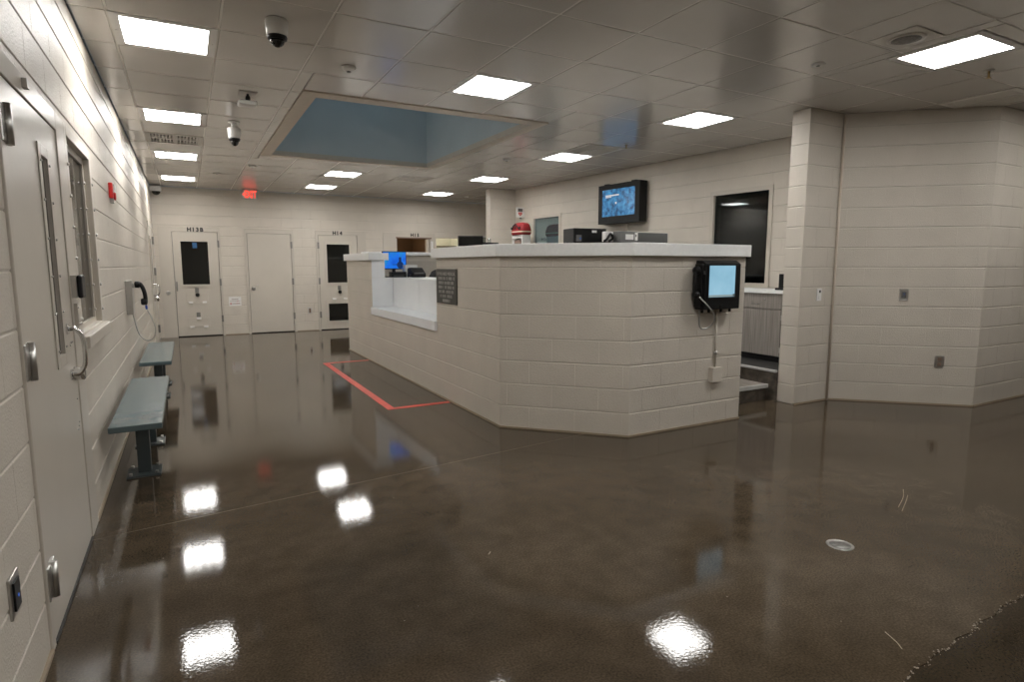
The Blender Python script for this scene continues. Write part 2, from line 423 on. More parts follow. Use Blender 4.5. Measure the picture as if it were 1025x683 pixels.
# ---- left wall
DHOLES = [(2.64, 3.93, 0, 2.19), (3.93, 4.96, 1.0, 2.19), (11.82, 13.08, 0, 2.19)]
YL0 = -3.0
holesL = [(a - YL0, b - YL0, c, d) for a, b, c, d in DHOLES]
WL = wall_core('wall_left', (LX, YL0), (LX, BY), 0, CEIL, holesL)
lay_blocks(WL, (LX, YL0), (LX, BY), 0, CEIL, holesL, 0.2)
# ---- back wall
DB = [(-0.456, 0.65), (1.10, 2.075), (2.54, 3.65), (4.05, 5.33)]
holesB = [(a - LX, b - LX, 0, 2.19) for a, b in DB] + [(5.35 - LX, 6.13 - LX, 1.2, 2.12), (6.36 - LX, 7.3 - LX, 0, 2.19)]
WB = wall_core('wall_back', (LX, BY), (7.5, BY), 0, CEIL, holesB)
lay_blocks(WB, (LX, BY), (7.5, BY), 0, CEIL, holesB, 0.65)
# ---- right hand walls
TA, TB = Vector((6.555, 4.15, 0)), Vector((6.045, 11.0, 0))
td = (TB - TA).normalized(); tn = Vector((-td.y, td.x, 0))       # tn looks into the office
def tu(y): return (y - TA.y) / td.y
Ltv = (TB - TA).length
winA = (tu(5.13), tu(6.06), 1.17, 2.43); winB = (tu(9.46), tu(10.36), 1.2, 2.40)
holesT = [(Ltv - w_[1], Ltv - w_[0], w_[2], w_[3]) for w_ in (winA, winB)]
WT = wall_core('wall_office', TB.xy, TA.xy, 0, CEIL, holesT)
lay_blocks(WT, TB.xy, TA.xy, 0.35, CEIL, holesT, 0.1)
# pier by the steps, set at the end of the diagonal wall
WC = MB().box(5.4845, 6.10, 3.9545, 4.1455, 0, CEIL).build('wall_pier', M['mortar']); WC['kind'] = 'structure'
lay_blocks(WC, (5.48, 4.15), (5.48, 3.95), 0, CEIL, (), 0.25)
lay_blocks(WC, (5.48, 3.95), (6.02, 3.95), 0, CEIL, (), 0.5)
Dg0, Dg1 = (6.02, 3.95), (7.03, 3.02)
WD = wall_core('wall_diagonal', Dg0, Dg1, 0, CEIL)
lay_blocks(WD, Dg0, Dg1, 0, CEIL, (), 0.3)
WR = wall_core('wall_right', Dg1, (9.5, 3.02), 0, CEIL)
lay_blocks(WR, Dg1, (9.5, 3.02), 0, CEIL, (), 0.0)
WE = wall_core('wall_east', (9.5, 3.02), (9.5, -3), 0, CEIL, mat_=M['paint'])
WS = wall_core('wall_south', (9.5, -3), (LX, -3), 0, CEIL, mat_=M['paint'])
# closing walls behind the office
WX = wall_core('wall_rear', (7.5, BY), (7.5, 11.2), 0, CEIL, mat_=M['paint'])
WW = MB().box(5.4745, 7.5, 11.0045, 11.1955, 0, CEIL).build('wall_wing', M['mortar']); WW['kind'] = 'structure'
lay_blocks(WW, (5.47, 11.0), (6.045, 11.0), 0.35, CEIL, (), 0.15)
lay_blocks(WW, (5.47, 11.2), (5.47, 11.0), 0, CEIL, (), 0.5)
# expansion joint strip in the corner of pier and diagonal wall
tag(MB().cyl((6.005, 3.935, 0.0), (6.005, 3.935, CEIL - 0.03), 0.012, 10).build('trim_1', M['trim']), 'thin painted vertical pipe in the corner of the pier', kind='structure')
# sealant line at the foot of the walls
def skirt(name, a, b):
    a = Vector((*a, 0)); b = Vector((*b, 0)); d = (b - a).normalized(); n = Vector((d.y, -d.x, 0))
    q = [a + n * 0.012, b + n * 0.012, b - n * 0.01, a - n * 0.01]
    tag(MB().hexa([(v.x, v.y, 0) for v in q] + [(v.x, v.y, 0.016) for v in q]).build(name, M['sealant']), kind='structure')
skirt('baseboard_left_near', (LX, YL0), (LX, 2.64)); skirt('baseboard_left', (LX, 3.955), (LX, 11.82))
skirt('baseboard_pier', (5.48, 3.95), (6.02, 3.95)); skirt('baseboard_diagonal', Dg0, Dg1); skirt('baseboard_right', Dg1, (9.5, 3.02))
skirt('baseboard_back', (0.65, BY), (1.10, BY)); skirt('baseboard_back_middle', (2.075, BY), (2.54, BY))

# rooms behind the glass
def room(name, x0, x1, y0, y1, z0, z1, m, t=0.05, open_side='-x'):
    mb = MB()
    if open_side != '-x': mb.box(x0 - t, x0, y0, y1, z0, z1)
    mb.box(x1, x1 + t, y0, y1, z0, z1); 
    if open_side != '-y': mb.box(x0, x1, y0 - t, y0, z0, z1)
    mb.box(x0, x1, y1, y1 + t, z0, z1); mb.box(x0, x1, y0, y1, z0 - t, z0); mb.box(x0, x1, y0, y1, z1, z1 + t)
    o = mb.build(name, m); o['kind'] = 'structure'; return o
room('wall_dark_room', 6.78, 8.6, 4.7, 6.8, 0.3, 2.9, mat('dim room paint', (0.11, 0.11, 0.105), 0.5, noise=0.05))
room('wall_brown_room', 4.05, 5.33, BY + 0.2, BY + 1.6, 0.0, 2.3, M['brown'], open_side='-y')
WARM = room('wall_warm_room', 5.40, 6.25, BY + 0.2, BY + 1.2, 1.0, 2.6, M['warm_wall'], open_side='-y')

# ---- ceiling
TX0, TY0, TP, TQ = -0.333, 4.555, 0.6155, 0.628
LIGHTS = [(0, 0), (0, 4), (0, 8), (0, 12), (4, 0), (4, 9), (4, 12), (8, 4), (8, 8), (8, 12), (8, 0), (4, -4), (12, -5), (4, -9), (2, -7)]  # the final entry is an unseen light added to brighten the counter's slanted corner
def cell(i, j): return (TX0 + TP * i, TX0 + TP * (i + 1), TY0 + TQ * j, TY0 + TQ * (j + 1))
lights = [cell(*q) for q in LIGHTS] + [(4.71, 5.335, 2.17, 2.80)]
VENTS = [(0, 6), (6, 9), (8, 3), (11, -3)]
vents = [cell(*q) for q in VENTS]
SK = (1.14, 3.42, 5.87, 9.10); TRW = 0.135
sk_out = (SK[0] - TRW, SK[1] + TRW, SK[2] - TRW * 1.15, SK[3] + TRW)
mb = MB(); zc = CEIL + 0.03
for r in subtract([(LX - 0.2, 9.7, -3.2, BY + 0.2)], (SK[0] - 0.1, SK[1] + 0.1, SK[2] - 0.1, SK[3] + 0.1)): mb.box(r[0], r[1], r[2], r[3], zc, zc + 0.08)
CE = mb.build('ceiling', M['void']); CE['kind'] = 'structure'; CE['label'] = 'suspended ceiling of square metal panels in a grid'
pcs = []
for i in range(-1, 17):
    for j in range(-13, 16):
        a, b, c, d = cell(i, j); a = max(a, LX); b = min(b, 9.5); c = max(c, -3); d = min(d, BY)
        if b - a < 0.02 or d - c < 0.02: continue
        rs = [(a, b, c, d)]
        for hl in lights + vents + [sk_out]: rs = subtract(rs, hl)
        pcs += [r for r in rs if r[1] - r[0] > 0.03 and r[3] - r[2] > 0.03]
def inside_room(x, y): return not (x > 6.7 and 3.1 < y < 11.0) and not (x + y > 10.1 and 3.1 < y < 4.1)
pcs.sort(key=lambda r: (0 if in_view(((r[0] + r[1]) / 2, (r[2] + r[3]) / 2, CEIL), 60) and inside_room((r[0] + r[1]) / 2, (r[2] + r[3]) / 2) else 1, r[2]))
_t = {}
def tile_mb(w_, d_):
    e = 0.0035; c = 0.007; x, y = w_ / 2 - e, d_ / 2 - e
    b = MB(); b.add([(-x + c, -y + c, 0), (x - c, -y + c, 0), (x - c, y - c, 0), (-x + c, y - c, 0), (-x, -y, 0.006), (x, -y, 0.006), (x, y, 0.006), (-x, y, 0.006), (-x, -y, 0.022), (x, -y, 0.022), (x, y, 0.022), (-x, y, 0.022)],
                    [(3, 2, 1, 0)] + [(i, (i + 1) % 4, 4 + (i + 1) % 4, 4 + i) for i in range(4)] + [(4 + i, 4 + (i + 1) % 4, 8 + (i + 1) % 4, 8 + i) for i in range(4)])
    return b
for r in pcs[:300]:
    k = (round(r[1] - r[0], 3), round(r[3] - r[2], 3))
    if k not in _t: _t[k] = tile_mb(*k).mesh('ceiling_panel', M['tile'])
    o = bpy.data.objects.new('ceiling_panel', _t[k]); C.objects.link(o)
    o.matrix_basis = Matrix.Translation(((r[0] + r[1]) / 2, (r[2] + r[3]) / 2, CEIL)) @ Matrix.Rotation(random.gauss(0, 0.0022), 4, 'X') @ Matrix.Rotation(random.gauss(0, 0.0022), 4, 'Y')
    attach(o, CE)
mb = MB()
for r in pcs[300:]:
    b = tile_mb(r[1] - r[0], r[3] - r[2]); mb.add([(x + (r[0] + r[1]) / 2, y + (r[2] + r[3]) / 2, z + CEIL) for x, y, z in b.v], b.f)
tag(mb.build('more_panels', M['tile'], CE), kind='stuff')
# grid bars in the joints
for i in range(0, 16):
    x = TX0 + TP * i
    for seg in subtract([(x - 0.007, x + 0.007, -3, BY)], sk_out):
        if seg[1] - seg[0] > 0.008: MB().box(*seg, CEIL + 0.003, CEIL + 0.02).build('grid_bar', M['bar'], CE)
for j in range(-12, 15):
    y = TY0 + TQ * j
    for seg in subtract([(LX, 9.5, y - 0.007, y + 0.007)], sk_out):
        MB().box(*seg, CEIL + 0.003, CEIL + 0.02).build('grid_bar', M['bar'], CE)

# ---- skylight
SKY = thing('skylight', 'large square skylight well with blue painted sides and cream trim', 'skylight', ((SK[0] + SK[1]) / 2, (SK[2] + SK[3]) / 2, CEIL))
mb = MB(); x0, x1, y0, y1 = sk_out; T = 5.0
mb.box(x0, SK[0], y0, y1, CEIL - 0.012, CEIL + 0.05).box(SK[1], x1, y0, y1, CEIL - 0.012, CEIL + 0.05)
mb.box(SK[0], SK[1], y0, SK[2], CEIL - 0.012, CEIL + 0.05).box(SK[0], SK[1], SK[3], y1, CEIL - 0.012, CEIL + 0.05)
mb.build('trim', M['trim'], SKY)
for q in ((SK[0] - 0.1, SK[0], SK[2] - 0.1, SK[3] + 0.1), (SK[1], SK[1] + 0.1, SK[2] - 0.1, SK[3] + 0.1), (SK[0], SK[1], SK[2] - 0.1, SK[2]), (SK[0], SK[1], SK[3], SK[3] + 0.1)):
    MB().box(*q, CEIL + 0.05, T).build('well_side', M['skyblue'], SKY)
mb = MB()
for k in range(4):
    x = SK[0] + (SK[1] - SK[0]) * k / 3; mb.box(x - 0.03, x + 0.03, SK[2], SK[3], T, T + 0.06)
mb.build('glazing_bars', M['bar'], SKY)
for k in range(3):
    a, b = SK[0] + (SK[1] - SK[0]) * k / 3 + 0.03, SK[0] + (SK[1] - SK[0]) * (k + 1) / 3 - 0.03
    MB().box(a, b, SK[2], SK[3], T + 0.02, T + 0.03).build('pane', M['glass'], SKY)

# ---- ceiling lights
def ceiling_light(c, label):
    x, y = (c[0] + c[1]) / 2, (c[2] + c[3]) / 2; w_, d_ = (c[1] - c[0]) / 2 - 0.004, (c[3] - c[2]) / 2 - 0.004
    t = thing('ceiling_light', label, 'ceiling light', (x, y, CEIL), 'square ceiling lights')
    mb = MB(); a, b = 0.251, 0.260
    for q in subtract([(x - w_, x + w_, y - d_, y + d_)], (x - a, x + a, y - b, y + b)): mb.box(*q, CEIL - 0.004, CEIL + 0.02)
    mb.build('frame', M['whitepl'], t)
    e = MB().box(-a, a, -b, b, 0.002, 0.012).build('diffuser', M['lamp'], None); e.matrix_basis = Matrix.Translation((x, y, CEIL)); attach(e, t)
    for sx in (-1, 1): MB().cyl((x + sx * (w_ - 0.02), y, CEIL - 0.006), (x + sx * (w_ - 0.02), y, CEIL - 0.004), 0.006, 8).build('screw', M['steel'], t)
LL = {(0, 0): 'square ceiling light between the block wall and the white dome camera', (0, 4): 'square ceiling light just ahead of the slotted air vent, above the wall phone',
      (0, 8): 'square ceiling light just past the slotted air vent', (0, 12): 'square ceiling light by the corner camera at the back wall',
      (4, 0): 'square ceiling light between the ceiling detector and the skylight edge', (4, 9): 'square ceiling light just beyond the far edge of the skylight',
      (4, 12): 'square ceiling light in front of the back wall, in line with the skylight', (8, 4): 'square ceiling light beside the louvred vent over the booking counter',
      (8, 8): 'square ceiling light in front of the wing wall', (8, 12): 'square ceiling light above the brown open doorway',
      (8, 0): 'square ceiling light above the black kiosk end of the counter'}
for q, c in zip(LIGHTS, lights): ceiling_light(c, LL.get(q, 'unseen square ceiling light over the open floor'))
ceiling_light(lights[-1], 'square ceiling light beside the round ceiling speaker')

# ---- ceiling vents
def vent(c, label, slots):
    x, y = (c[0] + c[1]) / 2, (c[2] + c[3]) / 2
    t = thing('air_vent', label, 'air vent', (x, y, CEIL), 'ceiling air vents')
    mb = MB(); w_, d_ = TP / 2 - 0.004, TQ / 2 - 0.004; a, b = w_ - 0.05, d_ - 0.05
    for q in subtract([(x - w_, x + w_, y - d_, y + d_)], (x - a, x + a, y - b, y + b)): mb.box(*q, CEIL - 0.005, CEIL + 0.02)
    mb.box(x - 0.025, x + 0.025, y - b, y + b, CEIL - 0.004, CEIL + 0.02)
    if slots: mb.box(x - a, x + a, y - 0.03, y + 0.03, CEIL - 0.004, CEIL + 0.02)
    mb.build('frame', M['bar'], t)
    MB().box(x - a, x + a, y - b, y + b, CEIL + 0.024, CEIL + 0.028).build('backing', M['slot'], t)
    n = 14
    me = None
    for k in range(n):
        xx = x - a + (k + 0.5) * 2 * a / n
        s = MB().box(-0.008, 0.008, -b, b, 0, 0.02).mesh('slat', M['bar']) if me is None else me
        me = s
        o = bpy.data.objects.new('slat', s); C.objects.link(o)
        o.matrix_basis = Matrix.Translation((xx, y, CEIL)) @ Matrix.Rotation(0.6, 4, 'Y'); attach(o, t)
vent(vents[0], 'slotted air vent in the ceiling between two square lights', True)
vent(vents[1], 'ceiling air vent beyond the far right corner of the skylight', False)
vent(vents[2], 'ceiling air vent over the booking counter beside a square light', False)
vent(vents[3], 'ceiling air vent near the diagonal block wall', False)

# ================================================================== DOORS
def bolts(parent, pts, axis, r=0.008, d=0.006, m='steel', name='bolt'):
    mb = MB(); a = (0, 0, 0); e = {'x': (d, 0, 0), '-y': (0, -d, 0), 'z': (0, 0, d)}[axis]
    me = mb.tube([a, e], r, 8, r * 0.6).mesh(name, M[m])
    for p in pts:
        o = bpy.data.objects.new(name, me); C.objects.link(o); o.matrix_basis = Matrix.Translation(p); attach(o, parent)
# ---- big steel door in the left wall
D1 = thing('door_1', 'cream painted steel security door with narrow glass slit and pull handle', None, (LX, 3.2, 0), kind='structure')
X = LX
mb = MB()                                             # frame proud of the wall
mb.box(X - 0.18, X + 0.010, 2.64, 2.69, 0, 2.19).box(X - 0.18, X + 0.010, 3.73, 3.955, 0, 2.19).box(X - 0.18, X + 0.010, 2.69, 3.73, 2.10, 2.19)
mb.build('frame', M['frame_paint'], D1, bevel=0.004)
mb = MB()
for q in subtract([(2.696, 3.724, 0.012, 2.094)], (3.30, 3.44, 1.03, 1.915)): mb.box(X - 0.05, X + 0.004, *q)
mb.build('leaf', M['steel_paint'], D1)
mb = MB()
for q in subtract([(3.25, 3.49, 0.98, 1.965)], (3.30, 3.44, 1.03, 1.915)): mb.box(X + 0.004, X + 0.010, *q)
mb.build('vision_frame', M['frame_paint'], D1, bevel=0.003)
MB().box(X - 0.016, X - 0.008, 3.30, 3.44, 1.03, 1.915).build('vision_glass', M['darkglass'], D1)
zz = [1.06 + 0.166 * k for k in range(6)]
bolts(D1, [(X + 0.010, 3.275, z) for z in zz] + [(X + 0.010, 3.465, z) for z in zz], 'x', 0.007)
for z in (0.26, 1.095, 1.925):
    h = MB().box(X + 0.002, X + 0.016, 2.645, 2.77, z - 0.065, z + 0.065)
    ho = h.build('hinge', M['steel'], D1, bevel=0.003)
    MB().cyl((X + 0.022, 2.705, z - 0.07), (X + 0.022, 2.705, z + 0.07), 0.012, 12).build('hinge_pin', M['steel'], ho)
pu = MB().tube(spline([(X + 0.01, 3.56, 1.135), (X + 0.04, 3.565, 1.13), (X + 0.062, 3.57, 1.09), (X + 0.067, 3.57, 1.02), (X + 0.062, 3.57, 0.955), (X + 0.04, 3.565, 0.915), (X + 0.01, 3.56, 0.91)], 6), 0.011, 10)
pu.box(X + 0.004, X + 0.010, 3.54, 3.58, 1.11, 1.16).box(X + 0.004, X + 0.010, 3.54, 3.58, 0.885, 0.935)
pu.build('pull_handle', M['chrome'], D1)
MB().lathe([(0.034, 0), (0.034, 0.04), (0.03, 0.045), (0.02, 0.045)], (X + 0.004, 3.655, 0.90), 20, 'x').build('lock_cylinder', M['chrome'], D1)
bolts(D1, [(X + 0.004, 3.66, 0.77), (X + 0.004, 3.62, 0.62), (X + 0.004, 3.64, 0.635), (X + 0.004, 3.66, 0.65), (X + 0.004, 3.60, 1.05), (X + 0.004, 3.63, 1.06), (X + 0.004, 3.665, 1.06)], 'x', 0.005)
MB().box(X - 0.02, X + 0.012, 2.70, 3.72, -0.003, 0.010).build('threshold', M['slot'], D1)
MB().box(X + 0.010, X + 0.028, 3.04, 3.08, 2.13, 2.165).build('closer_bracket', M['steel'], D1)
MB().box(X - 0.2, X - 0.181, 2.66, 3.76, 0, 2.15).build('leak_blocker', M['slot'], D1)  # dark sheet added to stop sky light leaking through the door gaps
# ---- sidelight window
W1 = thing('window_1', 'tall sidelight window in riveted cream steel frame beside the door', None, (LX, 4.4, 1.0), kind='structure')
mb = MB()
for q in subtract([(3.955, 4.96, 1.0, 2.19)], (4.03, 4.885, 1.07, 2.13)): mb.box(X - 0.12, X + 0.010, *q)
mb.build('window_frame', M['frame_paint'], W1, bevel=0.004)
mb = MB()
for q in subtract([(4.03, 4.885, 1.07, 2.13)], (4.075, 4.84, 1.10, 2.09)): mb.box(X - 0.12, X - 0.025, *q)
mb.build('glazing_bead', M['steel_paint'], W1)
MB().box(X - 0.045, X - 0.036, 4.075, 4.84, 1.10, 2.09).build('pane', M['darkglass'], W1)
mb = MB(); mb.box(X - 0.02, X + 0.045, 3.957, 4.985, 0.985, 1.055); mb.build('window_sill', M['frame_paint'], W1, bevel=0.006)
zz = [1.15 + 0.165 * k for k in range(6)]
bolts(W1, [(X + 0.010, 4.922, z) for z in zz] + [(X - 0.025, 4.862, z) for z in zz] + [(X + 0.010, 3.985, z) for z in zz], 'x', 0.011, 0.009)
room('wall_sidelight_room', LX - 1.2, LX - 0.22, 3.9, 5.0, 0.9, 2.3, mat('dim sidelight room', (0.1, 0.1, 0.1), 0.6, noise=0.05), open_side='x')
# ---- door at the far end of the left wall
D2 = thing('door_2', 'cream steel security door near the corner with the back wall', None, (LX, 12.45, 0), kind='structure')
mb = MB(); mb.box(X - 0.15, X + 0.010, 11.82, 11.88, 0, 2.19).box(X - 0.15, X + 0.010, 13.02, 13.08, 0, 2.19).box(X - 0.15, X + 0.010, 11.88, 13.02, 2.12, 2.19)
mb.build('frame', M['frame_paint'], D2)
MB().box(X - 0.05, X + 0.004, 11.885, 13.015, 0.01, 2.115).build('leaf', M['steel_paint'], D2)
MB().box(X + 0.004, X + 0.02, 12.0, 12.22, 1.05, 1.95).build('vision_frame', M['frame_paint'], D2)
MB().box(X + 0.019, X + 0.022, 12.04, 12.18, 1.10, 1.90).build('vision_glass', M['darkglass'], D2)
for z in (0.26, 1.33, 1.9):
    MB().box(X + 0.004, X + 0.04, 12.95, 13.06, z - 0.07, z + 0.07).build('hinge', M['hinge'], D2)
MB().tube(spline([(X + 0.01, 12.1, 1.12), (X + 0.08, 12.1, 1.1), (X + 0.10, 12.1, 1.02), (X + 0.08, 12.1, 0.94), (X + 0.01, 12.1, 0.92)], 6), 0.012, 8).build('pull_handle', M['chrome'], D2)
MB().lathe([(0.05, 0), (0.05, 0.07), (0.04, 0.075)], (X + 0.004, 12.35, 0.86), 16, 'x').build('lock_cylinder', M['chrome'], D2)

MB().box(X - 0.18, X - 0.151, 11.85, 13.05, 0, 2.17).build('leak_blocker', M['slot'], D2)  # added dark sheet, blocks sky light at the leaf gaps
# ---- doors in the back wall
Y = BY
def back_frame(d, x0, x1, l0, l1, zt=2.19, lt=2.115):
    mb = MB(); mb.box(x0, l0, Y - 0.018, Y + 0.15, 0, zt).box(l1, x1, Y - 0.018, Y + 0.15, 0, zt).box(l0, l1, Y - 0.018, Y + 0.15, lt, zt)
    return mb.build('frame', M['frame_paint'], d)
def back_leaf(d, l0, l1, lt=2.11, holes=()):
    mb = MB()
    for q in [r for r in [(l0 + 0.008, l1 - 0.008, 0.02, lt)]]:
        rs = [q]
        for h in holes: rs = subtract(rs, h)
        for r in rs: mb.box(r[0], r[1], Y - 0.004, Y + 0.045, r[2], r[3])
    mb.build('leaf', M['steel_paint'], d)
    MB().box(l0, l1, Y + 0.01, Y + 0.06, -0.002, 0.018).build('threshold', M['slot'], d)
    MB().box(l0 - 0.03, l1 + 0.03, Y + 0.151, Y + 0.17, 0, lt + 0.06).build('leak_blocker', M['slot'], d)  # dark sheet added behind each leaf to keep outside light from its gaps
def back_window(d, x0, x1, z0, z1, sheet=False):
    mb = MB()
    for q in subtract([(x0 - 0.05, x1 + 0.05, z0 - 0.05, z1 + 0.05)], (x0, x1, z0, z1)): mb.box(q[0], q[1], Y - 0.02, Y - 0.004, q[2], q[3])
    wf = mb.build('window_frame', M['steel_paint'], d)
    MB().box(x0, x1, Y + 0.01, Y + 0.02, z0, z1).build('pane', M['darkglass'], wf)
def hinges(d, x, zs):
    for z in zs: MB().box(x - 0.018, x + 0.018, Y - 0.035, Y - 0.004, z - 0.07, z + 0.07).build('hinge', M['hinge'], d)
def food_pass(d, x, z, knob=True):
    f = MB().box(x - 0.20, x + 0.20, Y - 0.010, Y - 0.004, z - 0.09, z + 0.09).build('food_pass_flap', M['steel_paint'], d, bevel=0.002)
    MB().box(x - 0.035, x + 0.035, Y - 0.02, Y - 0.004, z + 0.11, z + 0.20).build('lock_plate', M['hinge'], f)
    if knob: MB().lathe([(0.035, 0), (0.04, -0.02), (0.034, -0.05), (0.02, -0.055)], (x + 0.005, Y - 0.010, z + 0.06), 16, 'y').build('knob', M['black'], f)
    else: MB().box(x - 0.04, x + 0.045, Y - 0.04, Y - 0.010, z + 0.06, z + 0.10).build('latch', M['whitepl'], f)
    for s in (-1, 1): MB().box(x + s * 0.125 - 0.04, x + s * 0.125 + 0.04, Y - 0.04, Y - 0.004, z - 0.11, z - 0.075).build('stop_bracket', M['whitepl'], f)
def door_text(d, s, x, size=0.108):
    for k, ch in enumerate(s): text(ch, size, M['letter_black'], frame_at((x + (k - (len(s) - 1) / 2) * 0.074, Y - 0.019, 2.155), (1, 0, 0), (0, 0, 1)), d, name='letter', bold=0.005)
D3 = thing('door_3', 'cream steel cell door lettered H13B with black window and food flaps', None, (0.1, Y, 0), kind='structure')
back_frame(D3, -0.456, 0.65, -0.215, 0.605); back_leaf(D3, -0.215, 0.605, holes=[(-0.07, 0.415, 1.06, 1.92)])
back_window(D3, -0.07, 0.415, 1.06, 1.92); hinges(D3, 0.61, (0.35, 1.1, 1.88)); food_pass(D3, 0.17, 0.79); food_pass(D3, 0.17, 0.29, False)
door_text(D3, 'H13B', 0.21)
MB().box(0.14, 0.22, Y + 0.003, Y + 0.009, 1.79, 1.90).build('blue_sticker', mat('blue sticker', (0.02, 0.10, 0.24), 0.5, noise=0.2), D3)
MB().lathe([(0.04, 0), (0.04, -0.02), (0.025, -0.025)], (-0.34, Y - 0.018, 0.90), 16, 'y').build('key_switch', M['steel'], D3)
MB().box(-0.19, -0.165, Y - 0.03, Y - 0.004, 0.93, 1.12).build('flush_pull', M['hinge'], D3)
D4 = thing('door_4', 'plain cream steel door with a small round knob in back wall', None, (1.58, Y, 0), kind='structure')
back_frame(D4, 1.10, 2.075, 1.15, 2.025); back_leaf(D4, 1.15, 2.025); hinges(D4, 2.03, (0.35, 1.1, 1.88))
MB().lathe([(0.045, 0), (0.045, -0.015), (0.02, -0.02), (0.03, -0.05), (0.02, -0.06)], (1.235, Y - 0.004, 0.96), 16, 'y').build('knob', M['steel'], D4)
bolts(D4, [(1.33, Y - 0.004, 0.93), (1.33, Y - 0.004, 1.03), (1.30, Y - 0.004, 1.03)], '-y', 0.01)
D5 = thing('door_5', 'cream steel cell door lettered H14 with black upper and lower windows', None, (3.0, Y, 0), kind='structure')
back_frame(D5, 2.54, 3.65, 2.59, 3.45); back_leaf(D5, 2.59, 3.45, holes=[(2.77, 3.27, 1.06, 1.91), (2.77, 3.27, 0.20, 0.59)])
back_window(D5, 2.77, 3.27, 1.06, 1.91); back_window(D5, 2.77, 3.27, 0.20, 0.59); hinges(D5, 2.59, (0.35, 1.1, 1.88)); food_pass(D5, 3.02, 0.79)
door_text(D5, 'H14', 3.02)
D6 = thing('door_6', 'cream doorway lettered H15 standing open on a dim brown room', None, (4.7, Y, 0), kind='structure')
back_frame(D6, 4.05, 5.33, 4.38, 5.20, lt=2.10); door_text(D6, 'H15', 4.83)
MB().box(4.36, 5.24, Y - 0.03, Y + 0.02, 2.075, 2.105).build('head_track', M['letter_brown'], D6)
MB().box(5.14, 5.19, Y + 0.02, Y + 0.14, 0.02, 2.07).build('leaf_edge', M['steel_paint'], D6)
MB().box(5.22, 5.27, Y - 0.05, Y - 0.018, 1.80, 2.02).build('hinge', M['whitepl'], D6)
W2 = thing('window_2', 'wide window on a warmly lit room in the back wall', None, (5.8, Y, 1.2), kind='structure')
mb = MB()
for q in subtract([(5.35, 6.13, 1.2, 2.12)], (5.37, 6.11, 1.24, 2.10)): mb.box(q[0], q[1], Y - 0.01, Y + 0.1, q[2], q[3])
mb.build('window_frame', M['frame_paint'], W2); MB().box(5.37, 6.11, Y + 0.05, Y + 0.056, 1.24, 2.10).build('pane', M['glass'], W2)
D7 = thing('door_7', 'cream steel door half hidden by the wing wall', None, (6.8, Y, 0), kind='structure')
back_frame(D7, 6.36, 7.3, 6.42, 7.24); back_leaf(D7, 6.42, 7.24)
lt = bpy.data.lights.new('warm_room_lamp', 'POINT'); lt.energy = 9; lt.color = (1.0, 0.93, 0.8); lt.shadow_soft_size = 0.1
lo = bpy.data.objects.new('warm_room_lamp', lt); lo.location = (5.82, BY + 0.7, 2.45); C.objects.link(lo)
tag(MB().box(5.55, 6.05, BY + 0.35, BY + 0.6, 1.90, 1.93).build('wall_shelf', M['letter_brown']), 'narrow brown shelf inside the warmly lit room', 'shelf')

lt = bpy.data.lights.new('brown_room_fill', 'POINT'); lt.energy = 22; lt.color = (1.0, 0.85, 0.65); lt.shadow_soft_size = 0.1  # unseen point light added to lift the brown room beyond the doorway
lo = bpy.data.objects.new('brown_room_fill', lt); lo.location = (4.2, BY + 0.8, 2.2); C.objects.link(lo)
# windows of the office wall
def office_window(name, label, w_, m, parent_only=True):
    t = thing(name, label, None, TA + td * ((w_[0] + w_[1]) / 2), kind='structure')
    Fm = frame_at(TB, -td, (0, 0, 1))                 # local x runs from the wing wall to the pier, local z looks into the office
    a, b = Ltv - w_[1], Ltv - w_[0]
    def lb(q, z0, z1): return [Fm @ Vector(v) for v in ((q[0], q[2], z0), (q[1], q[2], z0), (q[1], q[3], z0), (q[0], q[3], z0), (q[0], q[2], z1), (q[1], q[2], z1), (q[1], q[3], z1), (q[0], q[3], z1))]
    mb = MB()
    for q in subtract([(a - 0.01, b + 0.01, w_[2] - 0.01, w_[3] + 0.01)], (a + 0.045, b - 0.045, w_[2] + 0.045, w_[3] - 0.045)): mb.hexa(lb(q, -0.15, 0.015))
    mb.build('window_frame', M['frame_paint'], t)
    MB().hexa(lb((a + 0.045, b - 0.045, w_[2] + 0.045, w_[3] - 0.045), -0.035, -0.027)).build('pane', m, t)
    return t, Fm
W3, FT = office_window('window_3', 'dark window into an unlit room above the wood cabinet', winA, M['tint'])
W4, _ = office_window('window_4', 'bluish mirrored window beside the red bag', winB, M['mirror'])

# ================================================================== BOOKING COUNTER
CT0, CT1 = 1.52, 1.625
RC = 0.0045
def offs(poly, d):            # offset an open polyline to its left by d (mitred)
    out = []
    for i, p in enumerate(poly):
        p = Vector(p)
        ns = []
        if i > 0: e = (p - Vector(poly[i - 1])).normalized(); ns.append(Vector((-e.y, e.x)))
        if i < len(poly) - 1: e = (Vector(poly[i + 1]) - p).normalized(); ns.append(Vector((-e.y, e.x)))
        if len(ns) == 1: out.append(p + ns[0] * d)
        else:
            m = (ns[0] + ns[1]).normalized(); out.append(p + m * (d / m.dot(ns[0])))
    return out
OUT = [(4.6, 10.3), (2.66, 10.3), (2.4, 10.3), (2.4, 8.77), (2.4, 6.16), (2.4, 4.64), (3.2, 3.84), (4.53, 3.84)]   # the run; inside lies to its left
CO = offs(OUT, RC); CI = offs(OUT, 0.2)
mb = MB()
for i in range(7):
    top = 0.72 if i == 3 else CT0
    mb.hexa([(v.x, v.y, 0) for v in (CO[i], CO[i + 1], CI[i + 1], CI[i])] + [(v.x, v.y, top) for v in (CO[i], CO[i + 1], CI[i + 1], CI[i])])
CW = mb.build('booking_counter', M['mortar'])
tag(CW, 'long cream painted block counter with a slanted corner in the middle of the room', 'counter')
Lw = 10.3 - 4.64
